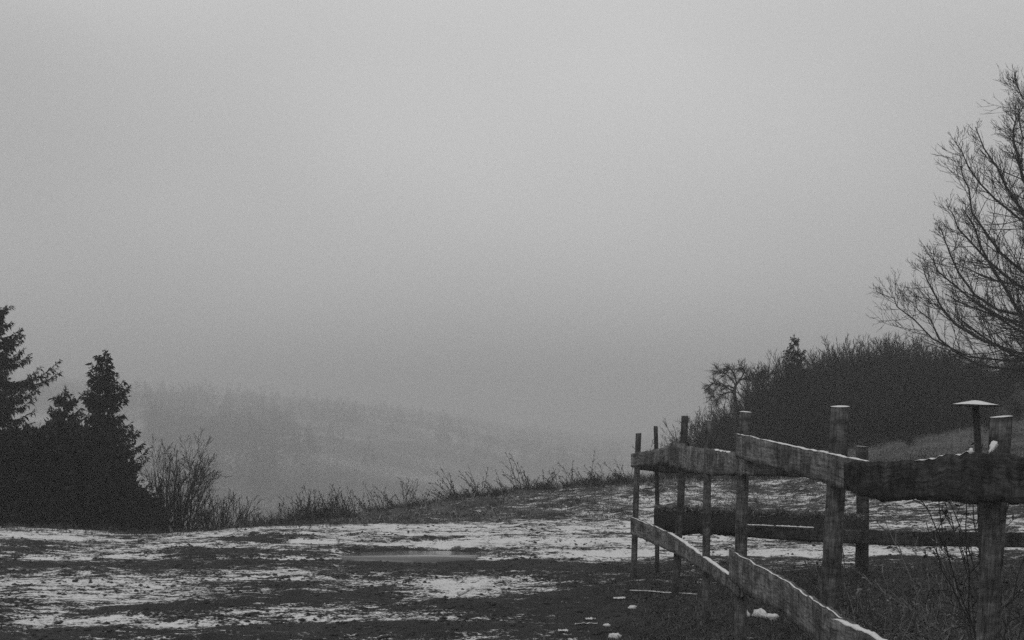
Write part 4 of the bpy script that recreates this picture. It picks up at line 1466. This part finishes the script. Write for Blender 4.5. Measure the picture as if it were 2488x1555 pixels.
def grass():
    rng = np.random.default_rng(23)
    # turf round the fence feet and inside the enclosure
    n = 150000
    y = np.exp(rng.uniform(math.log(4.3), math.log(13.6), n))
    x = rng.uniform(-0.05, 0.46, n) * y + rng.normal(0, 0.1, n)
    u = x / y * FPX + CU
    dens = 0.75 * sstep(1330, 1620, u) + 0.45 * fbm(x / 0.5, y / 0.5, 3, 91) - 0.25 + 0.25 * sstep(1500, 1750, u)
    k = rng.random(n) < dens
    x, y = x[k], y[k]
    tall = 1 + 0.9 * sstep(1.4, 2.6, x) * sstep(11, 8, y)
    blades('turf_grass', 'dark matted winter grass round the fence posts', x, y, rng.uniform(0.03, 0.10, len(x)) * tall, 1.6, 0.006, M['dark_grass'], rng, 0.9)
    # bank and slope
    n = 150000
    y = rng.uniform(19.0, 36, n) ** 1.0
    x = rng.uniform(-5, 16, n)
    k = (x < 0.43 * y + 1) & (rng.random(n) < 0.55 + 0.5 * fbm(x / 0.8, y / 0.8, 3, 95)) & ((y < 25.2) | (x > 4)) & (x > -4.6 + 0.4 * (y - 19)) & (y > 19.2 + 0.18 * np.maximum(x, 0) + 0.3 * perlin(x, x * 0, 3))
    x, y = x[k], y[k]
    blades('bank_grass', 'pale tufted dead grass covering the bank behind the track', x, y, rng.uniform(0.04, 0.15, len(x)) * (1 + 0.6 * sstep(22.5, 24, y) * (1 - sstep(24.5, 25.5, y))), 1.5, 0.010, M['dry_grass'], rng, 0.9)
    n = 30000
    x = rng.uniform(-4.4, 5.5, n)
    y = np.where(x < -2.6, rng.uniform(20.4, 22.2, n), rng.normal(23.7, 0.45, n))
    k = rng.random(n) < 0.30 + 1.3 * fbm(x / 0.4, y / 0.6, 2, 97) + 0.5 * sstep(-2.4, -3.2, x)
    x, y = x[k], y[k]
    blades('crest_grass', 'tall dry grass tufts along the crest of the bank', x, y, rng.uniform(0.05, 0.30, len(x)) * (1 + 0.8 * sstep(-2.6, -3.2, x)), 1.0, 0.008, M['weed'], rng, 0.5)
    n = 7000
    x = rng.uniform(-8.5, -2.6, n)
    y = rng.uniform(18.2, 20.3, n)
    k = rng.random(n) < 0.35 + 1.1 * fbm(x / 0.35, y / 0.4, 2, 98)
    x, y = x[k], y[k]
    blades('rim_grass', 'ragged dead grass along the rim of the yard below the hedge', x, y, rng.uniform(0.03, 0.17, len(x)), 0.9, 0.008, M['weed'], rng, 0.6)
    # sparse stubble in the yard
    n = 60000
    y = np.exp(rng.uniform(math.log(4.8), math.log(19.0), n))
    x = rng.uniform(-0.43, 0.30, n) * y
    k = snow_amount(x, y) + rng.normal(0, 0.12, n) < 0.33
    x, y = x[k], y[k]
    blades('yard_stubble', 'short dark grass stubble in the bare mud of the yard', x, y, rng.uniform(0.015, 0.045, len(x)), 1.8, 0.005, M['dark_grass'], rng, 0.9)


grass()

# ------------------------------------------------------------------ dead weeds and brambles inside the enclosure
rngb = np.random.default_rng(500)
INNER = [  # u, v of tip, depth, stalks, lean, label
    (1948, 1336, 11.2, 4, -0.5, 'bent dry weed standing against the snow behind the thickest post'), (1972, 1352, 10.6, 2, 0.0, 'dark upright dock stalk close to the thickest post'),
    (2070, 1345, 10.8, 5, 0.1, 'leafy dead weed between the thick post and the short dark post'), (2165, 1310, 9.6, 3, -0.25, None), (2210, 1290, 9.0, 3, -0.5, None),
    (2262, 1300, 8.6, 5, 0.05, None), (2292, 1290, 8.2, 3, 0.15, None), (2330, 1310, 8.4, 4, -0.1, None), (2120, 1380, 8.2, 4, 0.0, None), (2175, 1400, 7.6, 5, -0.1, None),
    (2050, 1405, 8.6, 5, 0.05, None), (2092, 1420, 7.8, 5, -0.05, None), (2240, 1420, 7.0, 5, 0.1, None), (2300, 1400, 7.2, 5, -0.15, None), (2350, 1380, 7.0, 5, 0.1, None), (2455, 1330, 6.6, 5, 0.0, None), (2475, 1260, 7.0, 4, -0.15, None), (2150, 1450, 7.0, 5, 0.1, None)]
for u, v, y, k, lean, lab in INNER:
    tip = P(u, v, y)
    H = max(tip[2] - float(height(tip[0], y)), 0.15)
    x0 = tip[0] - lean * H * 0.8
    o = add('dry_weed', weed_mesh(rngb, k, H, lean), M['pale_weed'] if lab is None else M['weed'], None, (x0, y, float(height(x0, y))))
    tag(o, lab or 'dark dead weed tangled among others inside the fence corner', 'weed', 'dead weeds inside the fence')


def bramble():
    """dead climber between the bird table and the nearest post"""
    rng = np.random.default_rng(62)
    y = 6.35
    g = Geo()
    n = 16
    c = P(2408, 1240, y)
    gz = float(height(c[0], y))
    p = np.stack([rng.normal(0, 0.04, n), rng.normal(0, 0.06, n), np.full(n, -0.03)], -1)
    d = np.stack([rng.normal(0, 0.07, n), rng.normal(0, 0.05, n), np.ones(n)], -1)
    pts, rad = grow(rng, p, d, rng.uniform(0.9, 1.65, n), np.full(n, 0.005), 12, 0.10, (0, 0, 0.2), 0.5)
    g.tubes(pts, rad, 4)
    b, dd, pr, ln, t = spawn(rng, pts, rad, 10, 0.35, 1.0, 0.5, 1.3)
    p1, r1 = grow(rng, b, dd, rng.uniform(0.05, 0.16, len(b)), np.full(len(b), 0.003), 4, 0.2, (0, 0, -0.2), 0.5)
    g.tubes(p1, r1, 3)
    b, dd, pr, ln, t = spawn(rng, p1, r1, 1, 0.5, 1.0, 0.5, 1.3)
    L = rng.uniform(0.02, 0.04, len(b))
    g.diamonds(b, unit(dd - [0, 0, 0.5]), unit(np.cross(dd, rng.standard_normal(dd.shape))), L, L * 0.5)
    tag(add('dead_climber', g.mesh('dead_climber'), M['weed'], None, (c[0], y, gz)), 'dead climbing stems tangled beside the nearest fence post', 'climber')


bramble()

# ------------------------------------------------------------------ fog in the valley air
def build_haze():
    x0, x1, y0, y1, z0, z1 = -1300, 1300, -120, 1600, -60, 50
    V = [(x, y, z) for z in (z0, z1) for y in (y0, y1) for x in (x0, x1)]
    f = np.array([(0, 2, 3, 1), (4, 5, 7, 6), (0, 1, 5, 4), (1, 3, 7, 5), (3, 2, 6, 7), (2, 0, 4, 6)])
    m = bpy.data.materials.new('fog')
    m.use_nodes = True
    nt = m.node_tree
    nt.nodes.clear()
    out = nt.nodes.new('ShaderNodeOutputMaterial')
    pv = nt.nodes.new('ShaderNodeVolumePrincipled')
    pv.inputs['Color'].default_value = grey(0.77)
    pv.inputs['Density'].default_value = 0.0028
    pv.inputs['Anisotropy'].default_value = 0.0
    nt.links.new(pv.outputs[0], out.inputs['Volume'])
    o = add('haze', mesh_from('haze', V, f), m)
    tag(o, 'grey winter fog filling the valley', kind='stuff')


build_haze()
